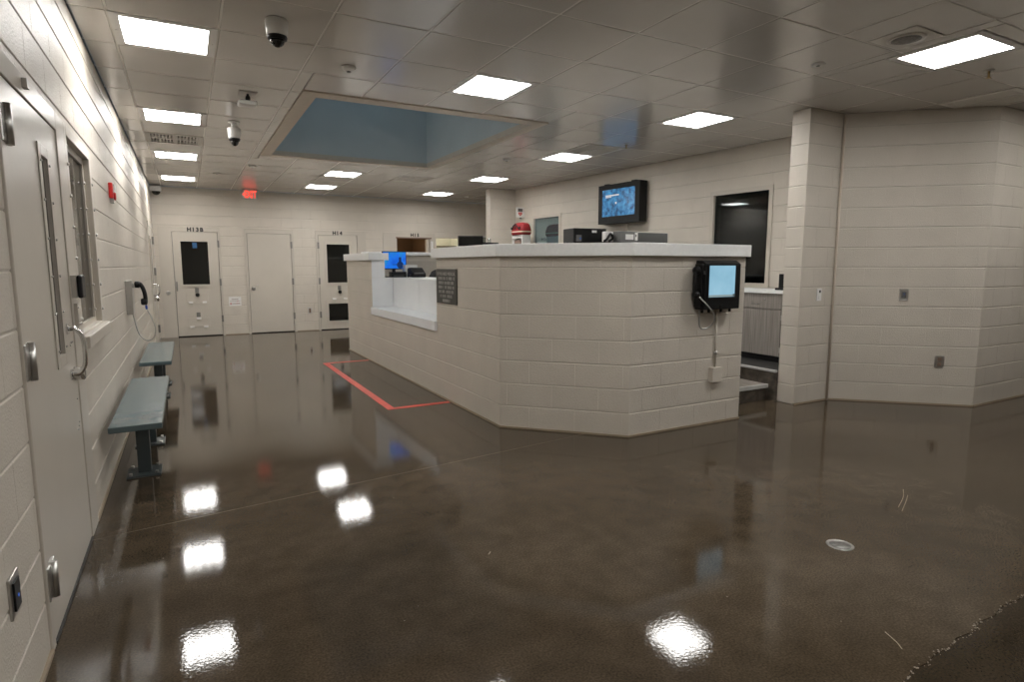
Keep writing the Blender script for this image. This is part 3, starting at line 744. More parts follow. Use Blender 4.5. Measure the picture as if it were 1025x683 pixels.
lay_blocks(CW, (2.4, 10.3), (2.4, 4.64), 0, CT0, [(10.3 - 8.77, 10.3 - 6.16, 0.72, 2)], 0.1)
lay_blocks(CW, (2.4, 4.64), (3.2, 3.84), 0, CT0, (), 0.35)
lay_blocks(CW, (3.2, 3.84), (4.53, 3.84), 0, CT0, (), 0.15)
mb = MB()
S0 = offs(OUT[1:], -0.012); S1 = offs(OUT[1:], 0.01)
for i in range(6): mb.hexa([(v.x, v.y, 0) for v in (S0[i], S0[i + 1], S1[i + 1], S1[i])] + [(v.x, v.y, 0.016) for v in (S0[i], S0[i + 1], S1[i + 1], S1[i])])
mb.build('base_joint', M['sealant'], CW)
# ledges
def ledge(poly, label, a=-0.05, b=0.42, ext=0.0):
    P = [Vector(p) for p in poly]
    e = (P[-1] - P[-2]).normalized(); P[-1] = P[-1] + e * ext
    A = offs([p[:] for p in P], a); B = offs([p[:] for p in P], b); mb = MB(); n = len(P)
    loop = list(A) + list(reversed(B))
    vs_ = [(v.x, v.y, CT0) for v in loop] + [(v.x, v.y, CT1) for v in loop]; m = 2 * n
    fs = [(i, i + 1, m - 2 - i, m - 1 - i) for i in range(n - 1)] + [(m + i, m + i + 1, m + m - 2 - i, m + m - 1 - i) for i in range(n - 1)]
    fs += [(i, (i + 1) % m, m + (i + 1) % m, m + i) for i in range(m)]
    mb.add(vs_, fs); o = mb.build('counter_ledge', M['cap'], None, bevel=0.004)
    return tag(o, label, 'ledge')
ledge([(2.4, 6.19), (2.4, 4.64), (3.2, 3.84), (4.53, 3.84)], 'long white ledge capping the counter above the black kiosk', ext=0.01)
ledge([(2.4, 10.3), (2.4, 8.72)], 'short white ledge capping the far pier of the counter', b=0.25)
NL = thing('counter_ledge', 'thin white ledge along the far side of the counter, below the brown doorway', 'ledge', (3.6, 10.2, CT0))
MB().box(2.66, 4.60, 10.105, 10.295, CT0, 1.616).build('upstand', M['paint'], NL)
MB().box(2.66, 4.63, 10.03, 10.35, 1.616, 1.67).build('top', M['cap'], NL, bevel=0.004)

# transaction recess with white lining
TR = thing('transaction_recess', 'white laminate lined transaction recess set in the block counter', 'counter recess', (2.55, 7.46, 0.72))
MB().box(2.375, 2.735, 6.165, 8.765, 0.722, 0.83).build('sill', M['laminate'], TR, bevel=0.003)
MB().box(2.715, 2.735, 6.165, 7.6, 0.832, 1.262).build('back_panel', M['laminate'], TR)
MB().box(2.715, 2.735, 7.604, 8.765, 0.832, 1.262).build('back_panel', M['laminate'], TR)
MB().box(2.40, 2.713, 8.747, 8.765, 0.832, 1.262).build('side_panel', M['laminate'], TR)
MB().box(2.40, 2.713, 6.165, 6.183, 0.832, 1.262).build('side_panel', M['laminate'], TR)

MB().box(2.402, 2.598, 8.757, 8.7655, 1.264, CT0 - 0.002).build('jamb_panel', M['laminate'], TR)
# plaque
PL = thing('notice_plaque', 'charcoal plaque with pale lettering on the counter beside the recess', 'sign', (2.4, 5.85, 1.05))
MB().box(2.388, 2.3995, 5.58, 6.125, 1.04, 1.405).build('plate', M['plaque'], PL)
def plq(u, z): return (2.3872, 6.125 - u, z)
tag(text('IF YOU NEED MEDICAL', 0.047, M['letter_light'], frame_at(plq(0.2725, 1.352), (0, -1, 0), (0, 0, 1)), PL), kind='stuff')
random.seed(3)
for k, words in enumerate([(9, 2, 4, 2), (6, 7, 3), (7, 2, 5, 2), (3, 4, 9), (2, 4, 7), (9,)]):   # illegible lines: strokes grouped as words
    z = 1.352 - 0.0465 * (k + 1); tot = sum(words) + len(words) - 1; cw = 0.0225; u = 0.2725 - tot * cw / 2; mb = MB()
    for wd in words:
        for c_ in range(wd):
            s = random.random(); h = 0.0155
            for uu in (0.003, 0.013): 
                if s > 0.25 or uu < 0.01: mb.box(2.3868, 2.388, 6.125 - u - uu - 0.004, 6.125 - u - uu, z - h, z + h)
            if s > 0.4: mb.box(2.3868, 2.388, 6.125 - u - 0.013, 6.125 - u - 0.007, z + h - 0.008, z + h)
            u += cw
        u += cw
    tag(mb.build('lettering', M['letter_light'], PL), kind='stuff')
bolts(PL, [], 'x')

# kiosk
KY = 3.84
KI = thing('video_kiosk', 'black wall kiosk with lit pale blue screen and side handset', 'kiosk', (4.2, KY, 1.05))
x0, x1, d_ = 3.905, 4.335, 0.12
prof = [(0, 1.485), (-0.07, 1.485), (-d_, 1.455), (-d_, 1.06), (0, 1.06)]
mb = MB(); vs_ = [(x0, KY + a, z) for a, z in prof] + [(x1, KY + a, z) for a, z in prof]
mb.add(vs_, [(0, 1, 2, 3, 4), (9, 8, 7, 6, 5)] + [(i, (i + 1) % 5, 5 + (i + 1) % 5, 5 + i) for i in range(5)])
body = mb.build('housing', M['blackmetal'], KI, bevel=0.008)
mb = MB()
for q in subtract([(3.925, 4.29, 1.145, 1.455)], (3.943, 4.262, 1.168, 1.440)): mb.box(q[0], q[1], KY - d_ - 0.006, KY - d_ + 0.002, q[2], q[3])
mb.build('bezel', M['black'], KI)
sc = MB().box(-0.16, 0.16, -0.002, 0.002, -0.136, 0.136).build('screen', M['kiosk_screen'], None); sc.matrix_basis = Matrix.Translation((4.1025, KY - d_ - 0.001, 1.304)); attach(sc, KI)
MB().box(3.943, 4.262, KY - d_ - 0.0045, KY - d_ - 0.003, 1.170, 1.186).build('screen_task_bar', M['kiosk_bar'], sc)
MB().box(4.24, 4.258, KY - d_ - 0.006, KY - d_ - 0.0045, 1.170, 1.192).build('screen_button', M['grey'], sc)
mb = MB().box(3.875, 3.91, KY - 0.10, KY - 0.02, 1.08, 1.455); mb.build('handset_cradle', M['black'], KI, bevel=0.006)
hs = MB().tube(spline([(3.85, KY - 0.07, 1.40), (3.835, KY - 0.07, 1.36), (3.832, KY - 0.07, 1.29), (3.835, KY - 0.07, 1.22), (3.85, KY - 0.07, 1.19)], 5), 0.019, 10)
hs.lathe([(0.012, -0.02), (0.032, -0.015), (0.034, 0.02), (0.02, 0.03)], (3.845, KY - 0.07, 1.40), 14, 'x').lathe([(0.012, -0.02), (0.032, -0.015), (0.034, 0.02), (0.02, 0.03)], (3.845, KY - 0.07, 1.19), 14, 'x')
hso = hs.build('handset', M['black'], KI)
MB().box(3.898, 3.904, KY - 0.115, KY - 0.085, 1.365, 1.395).build('arrow_mark', M['grey'], KI)
MB().cyl((3.85, KY - 0.08, 1.21), (3.86, KY - 0.09, 1.18), 0.010, 8).build('cord_sleeve', M['bluepl'], hso)
MB().tube(spline([(3.86, KY - 0.09, 1.18), (3.93, KY - 0.14, 1.09), (4.0, KY - 0.14, 1.02), (4.045, KY - 0.10, 0.95), (4.03, KY - 0.06, 0.90), (3.98, KY - 0.03, 0.885), (3.945, KY - 0.03, 0.93), (3.93, KY - 0.04, 1.06)], 8), 0.0065, 8).build('cord', M['cord'], KI)
mb = MB()
for xx in (3.94, 4.02, 4.17, 4.28): mb.cyl((xx, KY - 0.06, 1.03), (xx, KY - 0.06, 1.06), 0.012, 8)
mb.box(4.09, 4.12, KY - d_ - 0.004, KY - d_, 1.065, 1.10)
mb.build('key_lock', M['black'], KI)
CO_ = thing('conduit', 'painted conduit running from kiosk down to a junction box', 'conduit', (4.18, KY, 0.38))
MB().cyl((4.175, KY - 0.014, 1.06), (4.175, KY - 0.014, 0.52), 0.010, 10).build('pipe', M['conduit'], CO_)
MB().cyl((4.175, KY - 0.014, 0.64), (4.175, KY - 0.014, 0.67), 0.015, 10).build('coupling', M['steel'], CO_)
MB().box(4.115, 4.235, KY - 0.05, KY - 0.001, 0.39, 0.525).build('junction_box', M['conduit'], CO_, bevel=0.004)

# ---- raised office floor and steps
ST = MB()
PF = 0.33
tag(ST.prism([(5.45, 4.155), (6.50, 4.155), (6.25, 7.5), (6.0, 10.9), (4.65, 10.9), (4.65, 10.0), (2.75, 10.0), (2.75, 5.0), (3.4, 4.2), (4.50, 4.2), (4.50, 4.63), (5.45, 4.63)], 0.0, PF - 0.02).build('floor_platform', M['stone']), 'raised office floor with dark stone sides behind the counter', kind='structure')
MB().prism([(5.455, 4.16), (6.50, 4.16), (6.25, 7.5), (6.0, 10.9), (4.65, 10.9), (4.65, 10.0), (2.75, 10.0), (2.75, 5.0), (3.4, 4.2), (4.50, 4.2), (4.50, 4.64), (5.455, 4.64)], PF - 0.02, PF).build('platform_deck', mat('dark rubber flooring', (0.02, 0.019, 0.018), 0.6, noise=0.1), bpy.data.objects['floor_platform'])
pf = bpy.data.objects['floor_platform']
MB().box(5.435, 5.475, 4.155, 4.63, PF - 0.02, PF + 0.002).build('nosing', M['nosing'], pf)
MB().box(4.54, 5.475, 4.61, 4.65, PF - 0.02, PF + 0.002).build('nosing', M['nosing'], pf)
SP = thing('step', 'low stone step with pale nosing between counter end and pier', 'step', (5.0, 4.4, 0))
MB().box(4.54, 5.44, 4.26, 4.62, 0.0, 0.155).build('riser', M['stone'], SP)
MB().box(4.54, 5.44, 4.26, 4.62, 0.155, 0.172).build('tread', M['tread'], SP)
MB().box(4.54, 5.44, 4.235, 4.265, 0.135, 0.174).build('nosing', M['nosing'], SP)

# ---- base cabinet under the dark window
CB = thing('base_cabinet', 'grey wood grain base cabinet with drawer and door under dark window', 'cabinet', (6.1, 5.3, PF))
cx0, cx1 = 5.91, 6.36
def cab(y0, y1, handle):
    MB().box(cx0, cx1, y0, y1, 0.40, 1.12).build('body', M['wood'], CB)
    dr = MB().box(cx0 - 0.02, cx0 - 0.001, y0 + 0.006, y1 - 0.02, 0.945, 1.115).build('drawer', M['wood'], CB, bevel=0.002)
    do = MB().box(cx0 - 0.02, cx0 - 0.001, y0 + 0.006, y1 - 0.02, 0.405, 0.935).build('door', M['wood'], CB, bevel=0.002)
    ym = (y0 + y1) / 2 + 0.02
    MB().tube(spline([(cx0 - 0.02, ym - 0.06, 1.02), (cx0 - 0.045, ym - 0.055, 1.0), (cx0 - 0.05, ym, 0.99), (cx0 - 0.045, ym + 0.055, 1.0), (cx0 - 0.02, ym + 0.06, 1.02)], 5), 0.004, 6).build('handle', M['chrome'], dr)
    MB().lathe([(0.009, 0), (0.009, -0.006), (0.005, -0.008)], (cx0 - 0.02, ym - 0.11, 1.05), 10, 'x').build('lock', M['chrome'], dr)
    for z in (0.48, 0.85): MB().box(cx0 - 0.026, cx0 - 0.006, y0 - 0.004, y0 + 0.008, z - 0.03, z + 0.03).build('hinge', M['steel'], do)
    MB().box(cx0 + 0.02, cx1, y0 + 0.01, y1 - 0.01, PF + 0.002, 0.40).build('toe_kick', M['black'], CB)
cab(4.46, 5.10, True); cab(5.105, 5.75, True)
tag(MB().box(5.87, 6.345, 4.20, 5.77, 1.122, 1.16).build('cabinet_worktop', M['cap'], None, bevel=0.003), 'white worktop on the grey wood cabinet', 'worktop')
tp = thing('desk_phone', 'small black upright device on the white cabinet worktop', 'device', (6.02, 4.57, 1.16))
MB().box(5.955, 6.085, 4.52, 4.62, 1.1605, 1.185).build('base', M['black'], tp, bevel=0.004)
MB().box(6.0, 6.05, 4.53, 4.61, 1.185, 1.345).build('body', M['black'], tp, bevel=0.008)

# ---- television on the office wall (its own frame, local x along the wall, local z into the room)
TV = thing('television', 'black boxed television with blue picture mounted high on the office wall', 'television', FT @ Vector((3.1, 2.1, 0)))
def tvbox(mb, x0, x1, z0, z1, d0, d1): return mb.hexa([FT @ Vector(v) for v in ((x0, z0, d0), (x1, z0, d0), (x1, z1, d0), (x0, z1, d0), (x0, z0, d1), (x1, z0, d1), (x1, z1, d1), (x0, z1, d1))])
ta, tb = Ltv - tu(8.19), Ltv - tu(7.25); tz0, tz1 = 2.115, 2.735
mb = MB(); tvbox(mb, ta, tb, tz0, tz1, 0.03, 0.15)
for q in subtract([(ta, tb, tz0, tz1)], (ta + 0.09, tb - 0.10, tz0 + 0.115, tz1 - 0.08)): tvbox(mb, q[0], q[1], q[2], q[3], 0.15, 0.19)
mb.build('enclosure', M['blackmetal'], TV)
tvs = MB().box(ta + 0.09 - (ta + tb) / 2, tb - 0.10 - (ta + tb) / 2, -0.21, 0.225, 0, 0.004).build('screen', M['tv_screen'], None)
tvs.matrix_basis = FT @ Matrix.Translation(((ta + tb) / 2, (tz0 + tz1) / 2 + 0.015, 0.180)); attach(tvs, TV)
mb = MB(); tvbox(mb, ta + 0.17, ta + 0.48, tz1 - 0.185, tz1 - 0.165, 0.1842, 0.186); tvbox(mb, ta + 0.17, ta + 0.30, tz1 - 0.205, tz1 - 0.19, 0.1842, 0.186); tvbox(mb, ta + 0.40, ta + 0.43, 2.42, 2.45, 0.1842, 0.186)
mb.build('screen_caption', M['white_lit'], tvs)
N = 10; mb = MB(); vs_ = []; fs = []                    # bowed clear cover
for i in range(N + 1):
    for j in range(N + 1):
        u, v = i / N, j / N; x = ta + 0.085 + (tb - ta - 0.17) * u; z = tz0 + 0.10 + (tz1 - tz0 - 0.165) * v
        vs_.append(FT @ Vector((x, z, 0.192 + 0.012 * (1 - (2 * u - 1) ** 2) * (1 - (2 * v - 1) ** 2) ** 1)))
fs = [(i * (N + 1) + j, (i + 1) * (N + 1) + j, (i + 1) * (N + 1) + j + 1, i * (N + 1) + j + 1) for i in range(N) for j in range(N)]
mb.add(vs_, fs, True); mb.build('clear_cover', M['cover'], TV)
mb = MB(); tvbox(mb, ta + 0.25, ta + 0.27, tz0 + 0.05, tz0 + 0.075, 0.19, 0.196); tvbox(mb, tb - 0.30, tb - 0.28, tz0 + 0.05, tz0 + 0.075, 0.19, 0.196); mb.build('key_lock', M['black'], TV)
for q in (0.12, 0.75): 
    mb = MB(); tvbox(mb, ta + q, ta + q + 0.10, tz1, tz1 + 0.015, 0.10, 0.18); mb.build('lid_tab', M['blackmetal'], TV)
mb = MB(); tvbox(mb, (ta + tb) / 2 - 0.06, (ta + tb) / 2 + 0.06, tz0 + 0.2, tz1 - 0.2, -0.001, 0.03); mb.build('wall_bracket', M['blackmetal'], TV)
tvc = MB().tube([FT @ Vector(((ta + tb) / 2 + 0.05, z, 0.012)) for z in (tz0, 1.7, 1.3)], 0.008, 6).build('cable', M['conduit'], TV)

# AED sign on the office wall
sx = Ltv - tu(10.66)
AE = thing('emergency_sign', 'small white projecting sign with red emblem above the red bag', 'sign', FT @ Vector((sx, 2.4, 0)))
mb = MB(); tvbox(mb, sx - 0.004, sx + 0.004, 2.40, 2.60, 0.0, 0.20); mb.build('panel', M['whitepl'], AE)
mb = MB(); tvbox(mb, sx + 0.004, sx + 0.006, 2.515, 2.575, 0.05, 0.16); mb.build('caption_bar', M['grey'], AE)
hp = [(0.105, 2.425), (0.06, 2.47), (0.065, 2.50), (0.085, 2.507), (0.105, 2.495), (0.125, 2.507), (0.145, 2.50), (0.15, 2.47)]
mb = MB(); vs_ = [FT @ Vector((sx + 0.0045, z, a)) for a, z in hp] + [FT @ Vector((sx + 0.0065, z, a)) for a, z in hp]; n = len(hp)
mb.add(vs_, [tuple(range(n)), tuple(range(2 * n - 1, n - 1, -1))] + [(i, (i + 1) % n, n + (i + 1) % n, n + i) for i in range(n)]); em = mb.build('heart_emblem', M['red'], AE)
mb = MB(); tvbox(mb, sx + 0.0066, sx + 0.0076, 2.45, 2.49, 0.10, 0.11); mb.build('bolt_mark', M['whitepl'], em)
mb = MB(); tvbox(mb, sx - 0.004, sx + 0.004, 2.37, 2.40, 0.07, 0.12); mb.build('bracket', M['grey'], AE)

# white cabinet and red bag by the wing wall
WC2 = thing('storage_cabinet', 'tall white metal cabinet standing by the wing wall', 'cabinet', (5.71, 10.15, PF))
cxa, cxb, cya, cyb = 5.62, 5.80, 9.95, 10.35
mb = MB(); mb.box(cxa, cxb, cya, cyb, PF, 1.80).box(cxa, cxb, cya, cya + 0.03, 1.80, 2.02).box(cxa, cxb, cyb - 0.03, cyb, 1.80, 2.02).box(cxa, cxb, cya + 0.03, cyb - 0.03, 1.96, 2.02).box(cxb - 0.03, cxb, cya + 0.03, cyb - 0.03, 1.80, 1.96)
mb.build('body', M['whitepl'], WC2)
MB().box(cxa - 0.015, cxa - 0.001, cya + 0.01, cyb - 0.01, PF + 0.05, 1.76).build('door', M['whitepl'], WC2, bevel=0.003)
MB().box(cxa + 0.01, cxb - 0.04, cya + 0.08, cyb - 0.08, 1.801, 1.93).build('shelf_contents', M['letter_brown'], WC2)
RB = thing('first_aid_bag', 'red padded bag with pale band lying on the white cabinet', 'bag', (5.71, 10.16, 2.02))
bag = MB(); n = 20; rings = [(2.022, 0.92), (2.05, 1.02), (2.10, 1.03), (2.15, 0.98), (2.21, 0.88), (2.245, 0.68), (2.258, 0.35)]
def ring(z, k): 
    out = []
    for i in range(n):
        q = 2 * PI * i / n; a_, b_ = math.cos(q), math.sin(q)
        out.append((5.715 + 0.13 * k * math.copysign(abs(a_) ** 0.6, a_), 10.16 + 0.235 * k * math.copysign(abs(b_) ** 0.55, b_), z))
    return out
vs_ = [v for z, k in rings for v in ring(z, k)]
fs = [(i * n + j, i * n + (j + 1) % n, (i + 1) * n + (j + 1) % n, (i + 1) * n + j) for i in range(len(rings) - 1) for j in range(n)]
bag.add(vs_, fs + [tuple(range(n - 1, -1, -1)), tuple((len(rings) - 1) * n + k for k in range(n))], [True] * len(fs) + [False] * 2)
bag.build('body', M['redcloth'], RB)
bd = MB(); bd.add(ring(2.07, 1.05) + ring(2.09, 1.055), [(j, (j + 1) % n, n + (j + 1) % n, n + j) for j in range(n)]); bd.build('reflective_band', mat('pale band', (0.55, 0.47, 0.36), 0.5, noise=0.05), RB)
MB().tube(spline([(5.60, 10.02, 2.11), (5.575, 10.08, 2.18), (5.59, 10.16, 2.22), (5.575, 10.24, 2.18), (5.60, 10.30, 2.11)], 5), 0.012, 8).build('carry_handle', M['black'], RB)
for yy in (10.0, 10.16, 10.31): MB().box(5.577, 5.592, yy - 0.02, yy + 0.02, 2.13, 2.17).build('buckle', M['black'], RB, bevel=0.003)

# ---- things on the long ledge
PR = thing('label_printer', 'black box printer with small blue display on the counter ledge', 'printer', (3.03, 4.36, CT1))
Fp = Matrix.Translation((3.085, 4.36, CT1 + 0.001)) @ Matrix.Rotation(-0.12, 4, 'Z')
def lbox(q, name, m, parent, F, bev=0): 
    o = MB().box(*q).build(name, m, None, bevel=bev); o.matrix_basis = F; attach(o, parent); return o
lbox((-0.155, 0.165, -0.10, 0.10, 0.0, 0.132), 'body', M['black'], PR, Fp, 0.006)
lbox((0.0, 0.155, -0.104, -0.1, 0.02, 0.125), 'front_cover', M['blackmetal'], PR, Fp, 0.003)
lbox((-0.13, -0.08, -0.104, -0.1, 0.02, 0.075), 'display', M['grey'], PR, Fp)
lbox((-0.10, -0.085, -0.106, -0.104, 0.04, 0.05), 'indicator', M['led_blue'], PR, Fp)
lbox((0.02, 0.065, -0.106, -0.104, 0.095, 0.115), 'label_tag', M['whitepl'], PR, Fp)
GB = thing('document_scanner', 'flat dark grey metal case with paper labels on the counter ledge', 'scanner', (3.66, 4.26, CT1))
Fg = Matrix.Translation((3.55, 4.20, CT1 + 0.012)) @ Matrix.Rotation(0.03, 4, 'Z')
lbox((-0.285, -0.09, -0.10, 0.13, 0.0, 0.095), 'front_section', mat('lighter grey case', (0.14, 0.14, 0.135), 0.45, noise=0.05), GB, Fg, 0.004)
lbox((-0.088, 0.275, -0.095, 0.13, 0.0, 0.092), 'body', M['grey'], GB, Fg, 0.006)
lbox((-0.225, -0.135, -0.102, -0.1, 0.025, 0.07), 'paper_label', M['whitepl'], GB, Fg)
lbox((-0.12, -0.09, -0.104, -0.1, 0.02, 0.085), 'paper_label', M['whitepl'], GB, Fg)
lbox((-0.115, -0.105, -0.1055, -0.104, 0.05, 0.07), 'label_print', M['letter_black'], GB, Fg)
tag(MB().box(3.05, 3.80, 4.04, 4.235, CT1 + 0.0005, CT1 + 0.011).build('rubber_mat', M['black']), 'thin black mat lying under the grey case on the ledge', 'mat')
ob = bpy.data.objects['document_scanner']
AD = thing('power_adapter', 'white plug adapter with black cable coil between printer and grey case', 'adapter', (3.24, 4.2, CT1))
MB().box(3.165, 3.25, 4.16, 4.21, CT1 + 0.012, CT1 + 0.105).build('body', M['whitepl'], AD, bevel=0.006)
MB().tube(spline([(3.19, 4.142, CT1 + 0.022), (3.23, 4.14, CT1 + 0.05), (3.205, 4.143, CT1 + 0.085), (3.17, 4.145, CT1 + 0.04), (3.14, 4.145, CT1 + 0.022)], 6), 0.010, 8).build('cable', M['black'], AD)

# ---- desk and things inside the counter
DK = thing('office_desk', 'white topped desk behind the transaction recess', 'desk', (3.1, 7.5, PF))
DZ = 1.26
MB().box(2.74, 3.35, 5.3, 9.95, DZ - 0.035, DZ).build('top', M['laminate'], DK, bevel=0.003)
for y in (5.35, 7.5, 9.9): MB().box(2.78, 3.3, y - 0.02, y + 0.02, PF, DZ - 0.036).build('panel_leg', M['wood'], DK)
def monitor(name, label, F, w_, h_, m, stand=True):
    t = thing(name, label, 'monitor', F.translation)
    lbox((-w_ / 2, w_ / 2, -0.012, 0.02, 0.12, 0.12 + h_), 'housing', M['black'], t, F, 0.005)
    s = lbox((-w_ / 2 + 0.012, w_ / 2 - 0.012, -0.0145, -0.0125, 0.135, 0.108 + h_), 'screen', m, t, F)
    lbox((-0.025, 0.025, 0.02, 0.04, 0.01, 0.25), 'stand', M['black'], t, F)
    lbox((-0.12, 0.12, -0.08, 0.10, 0.0, 0.012), 'foot', M['black'], t, F, 0.003)
    return t, s
Fb = Matrix.Translation((2.87, 9.15, DZ + 0.001)) @ Matrix.Rotation(0.1, 4, 'Z')
mo, ms = monitor('computer_monitor', 'computer monitor showing a bright blue picture behind the far pier', Fb, 0.40, 0.28, M['pc_screen'])
mb = MB().lathe([(0.055, 0), (0.055, -0.002)], (0.09, -0.0146, 0.19), 18, 'y').box(0.07, 0.11, -0.0166, -0.0146, 0.2, 0.31).box(-0.04, 0.06, -0.0166, -0.0146, 0.19, 0.20)
o = mb.build('picture_figure', M['navy_lit'], None); o.matrix_basis = Fb; attach(o, ms)
bx_ = thing('dock_station', 'low black box on desk under the blue monitor', 'device', (2.9, 8.98, DZ))
MB().box(2.74, 2.98, 8.90, 9.02, DZ + 0.001, DZ + 0.085).build('case', M['black'], bx_, bevel=0.004)
MB().box(2.78, 2.94, 8.899, 8.902, DZ + 0.02, DZ + 0.03).build('drive_slot', M['grey'], bx_)
p2 = thing('office_phone', 'black desk telephone with white papers behind it on the desk', 'telephone', (3.12, 8.85, DZ))
mb = MB(); vs_ = [(x, y, z) for x in (3.02, 3.24) for y, z in ((8.74, DZ + 0.001), (8.98, DZ + 0.001), (8.98, DZ + 0.14), (8.90, DZ + 0.15), (8.74, DZ + 0.06))]
mb.add(vs_, [(0, 1, 2, 3, 4), (9, 8, 7, 6, 5)] + [(i, (i + 1) % 5, 5 + (i + 1) % 5, 5 + i) for i in range(5)]); mb.build('body', M['black'], p2, bevel=0.012)
MB().box(3.05, 3.20, 8.725, 8.74, DZ + 0.055, DZ + 0.075).build('key_strip', M['grey'], p2)
MB().tube(spline([(3.0, 8.80, DZ + 0.05), (2.97, 8.76, DZ + 0.03), (2.95, 8.74, DZ + 0.013)], 5), 0.012, 8).build('cord', M['black'], p2)
tag(MB().box(3.0, 3.2, 9.02, 9.14, DZ + 0.001, DZ + 0.19).build('paper_tray', M['whitepl'], None, bevel=0.004), 'white paper tray on the desk behind the telephone', 'tray')
CH = thing('office_chair', 'black rounded office chair back just showing over the desk', 'chair', (3.84, 9.27, PF))
# chair behind the desk, only the crown of its back shows through the opening
n = 12; vs_ = []; W_ = [(0.80, 0.19), (0.95, 0.23), (1.15, 0.235), (1.28, 0.21), (1.36, 0.15), (1.395, 0.06)]
Fc = Matrix.Translation((3.76, 9.5, 0)) @ Matrix.Rotation(0.35, 4, 'Z')
for z, hw in W_:
    for k in range(n):
        q = 2 * PI * k / n; vs_.append(Fc @ Vector((hw * math.cos(q), 0.045 * math.sin(q) + 0.06 * (z - 0.8), z - 0.02)))
fs = [(i * n + j, i * n + (j + 1) % n, (i + 1) * n + (j + 1) % n, (i + 1) * n + j) for i in range(len(W_) - 1) for j in range(n)]
MB().add(vs_, fs + [tuple(range(n)), tuple((len(W_) - 1) * n + k for k in range(n))], True).build('backrest', M['black'], CH)
o = MB().lathe([(0.18, 0.77), (0.25, 0.79), (0.25, 0.84), (0.2, 0.86)], (0, -0.24, 0), 20).build('seat', M['black'], None); o.matrix_basis = Fc; attach(o, CH)
o = MB().cyl((0, -0.24, 0.42), (0, -0.24, 0.77), 0.03, 12).build('gas_column', M['blackmetal'], None); o.matrix_basis = Fc; attach(o, CH)
o = MB().box(-0.03, 0.03, -0.24, 0.03, 0.76, 0.78).box(-0.03, 0.03, 0.02, 0.05, 0.76, 1.0).build('back_bracket', M['blackmetal'], None); o.matrix_basis = Fc; attach(o, CH)
for k in range(5):
    q = 2 * PI * k / 5
    o = MB().tube([(0, -0.24, 0.43), (0.27 * math.cos(q), -0.24 + 0.27 * math.sin(q), 0.40)], 0.022, 8, 0.014).lathe([(0.02, -0.03), (0.032, -0.02), (0.032, 0.02), (0.02, 0.03)], (0.27 * math.cos(q), -0.24 + 0.27 * math.sin(q), 0.364), 10, 'y').build('caster_leg', M['black'], None); o.matrix_basis = Fc; attach(o, CH)
Fm2 = Matrix.Translation((2.915, 6.38, DZ + 0.001)) @ Matrix.Rotation(-0.35, 4, 'Z')
monitor('computer_monitor', 'black computer monitor seen over the ledge beside the plaque', Fm2, 0.29, 0.40, M['darkglass'])
# jars on a small shelf near the wing wall
SH = thing('side_table', 'dark topped side table carrying glass jars by the wing wall', 'table', (5.45, 10.78, PF))
MB().box(5.05, 5.46, 10.62, 10.95, 1.86, 1.89).build('top', M['blackmetal'], SH)
for x, y in ((5.07, 10.64), (5.44, 10.64), (5.07, 10.93), (5.44, 10.93)): MB().box(x - 0.015, x + 0.015, y - 0.015, y + 0.015, PF, 1.86).build('leg', M['blackmetal'], SH)
for k, (x, y, h) in enumerate(((5.12, 10.72, 0.11), (5.22, 10.78, 0.12), (5.32, 10.76, 0.09))):
    j = thing('glass_jar', 'small clear glass jar on the dark side table', 'jar', (x, y, 1.89), 'jars on the side table')
    MB().lathe([(0.03, 0.001), (0.035, 0.01), (0.035, h * 0.8), (0.025, h * 0.9)], (x, y, 1.89), 14).build('jar_body', M['glass'], j)
    MB().lathe([(0.028, h * 0.9), (0.028, h), (0.02, h + 0.003)], (x, y, 1.89), 14).build('lid', M['letter_brown'] if k == 0 else M['whitepl'], j)

# ================================================================== THINGS ON THE LEFT WALL
# card reader and plate on the door mullion
CR = thing('card_reader', 'black faced card reader on the steel frame between door and sidelight', 'card reader', (LX, 3.82, 1.33))
MB().box(LX + 0.0105, LX + 0.035, 3.74, 3.86, 1.275, 1.39).build('back_box', M['steel'], CR)
MB().box(LX + 0.035, LX + 0.058, 3.742, 3.858, 1.273, 1.392).build('face', M['black'], CR, bevel=0.01)
LP = thing('lock_plate', 'narrow steel strike plate below the black card reader', 'plate', (LX, 3.82, 1.13))
MB().box(LX + 0.0105, LX + 0.026, 3.77, 3.86, 1.12, 1.245).build('plate', M['steel_paint'], LP)
bolts(LP, [(LX + 0.026, 3.79, 1.14), (LX + 0.026, 3.84, 1.14), (LX + 0.026, 3.79, 1.225)], 'x', 0.006)
# fire strobe
FA = thing('fire_alarm', 'red fire alarm strobe on the block wall', 'fire alarm', (LX, 6.15, 1.98))
MB().box(LX, LX + 0.03, 6.08, 6.22, 2.0, 2.13).build('body', M['red'], FA, bevel=0.008)
MB().box(LX + 0.03, LX + 0.045, 6.10, 6.20, 2.05, 2.12).build('strobe_lens', M['whitepl'], FA, bevel=0.006)
MB().lathe([(0.035, 0), (0.035, 0.012), (0.02, 0.016)], (LX + 0.03, 6.15, 2.025), 14, 'x').build('sounder_grille', M['red'], FA)
MB().box(LX, LX + 0.03, 6.10, 6.18, 1.965, 2.0).build('mounting_tab', M['steel'], FA)
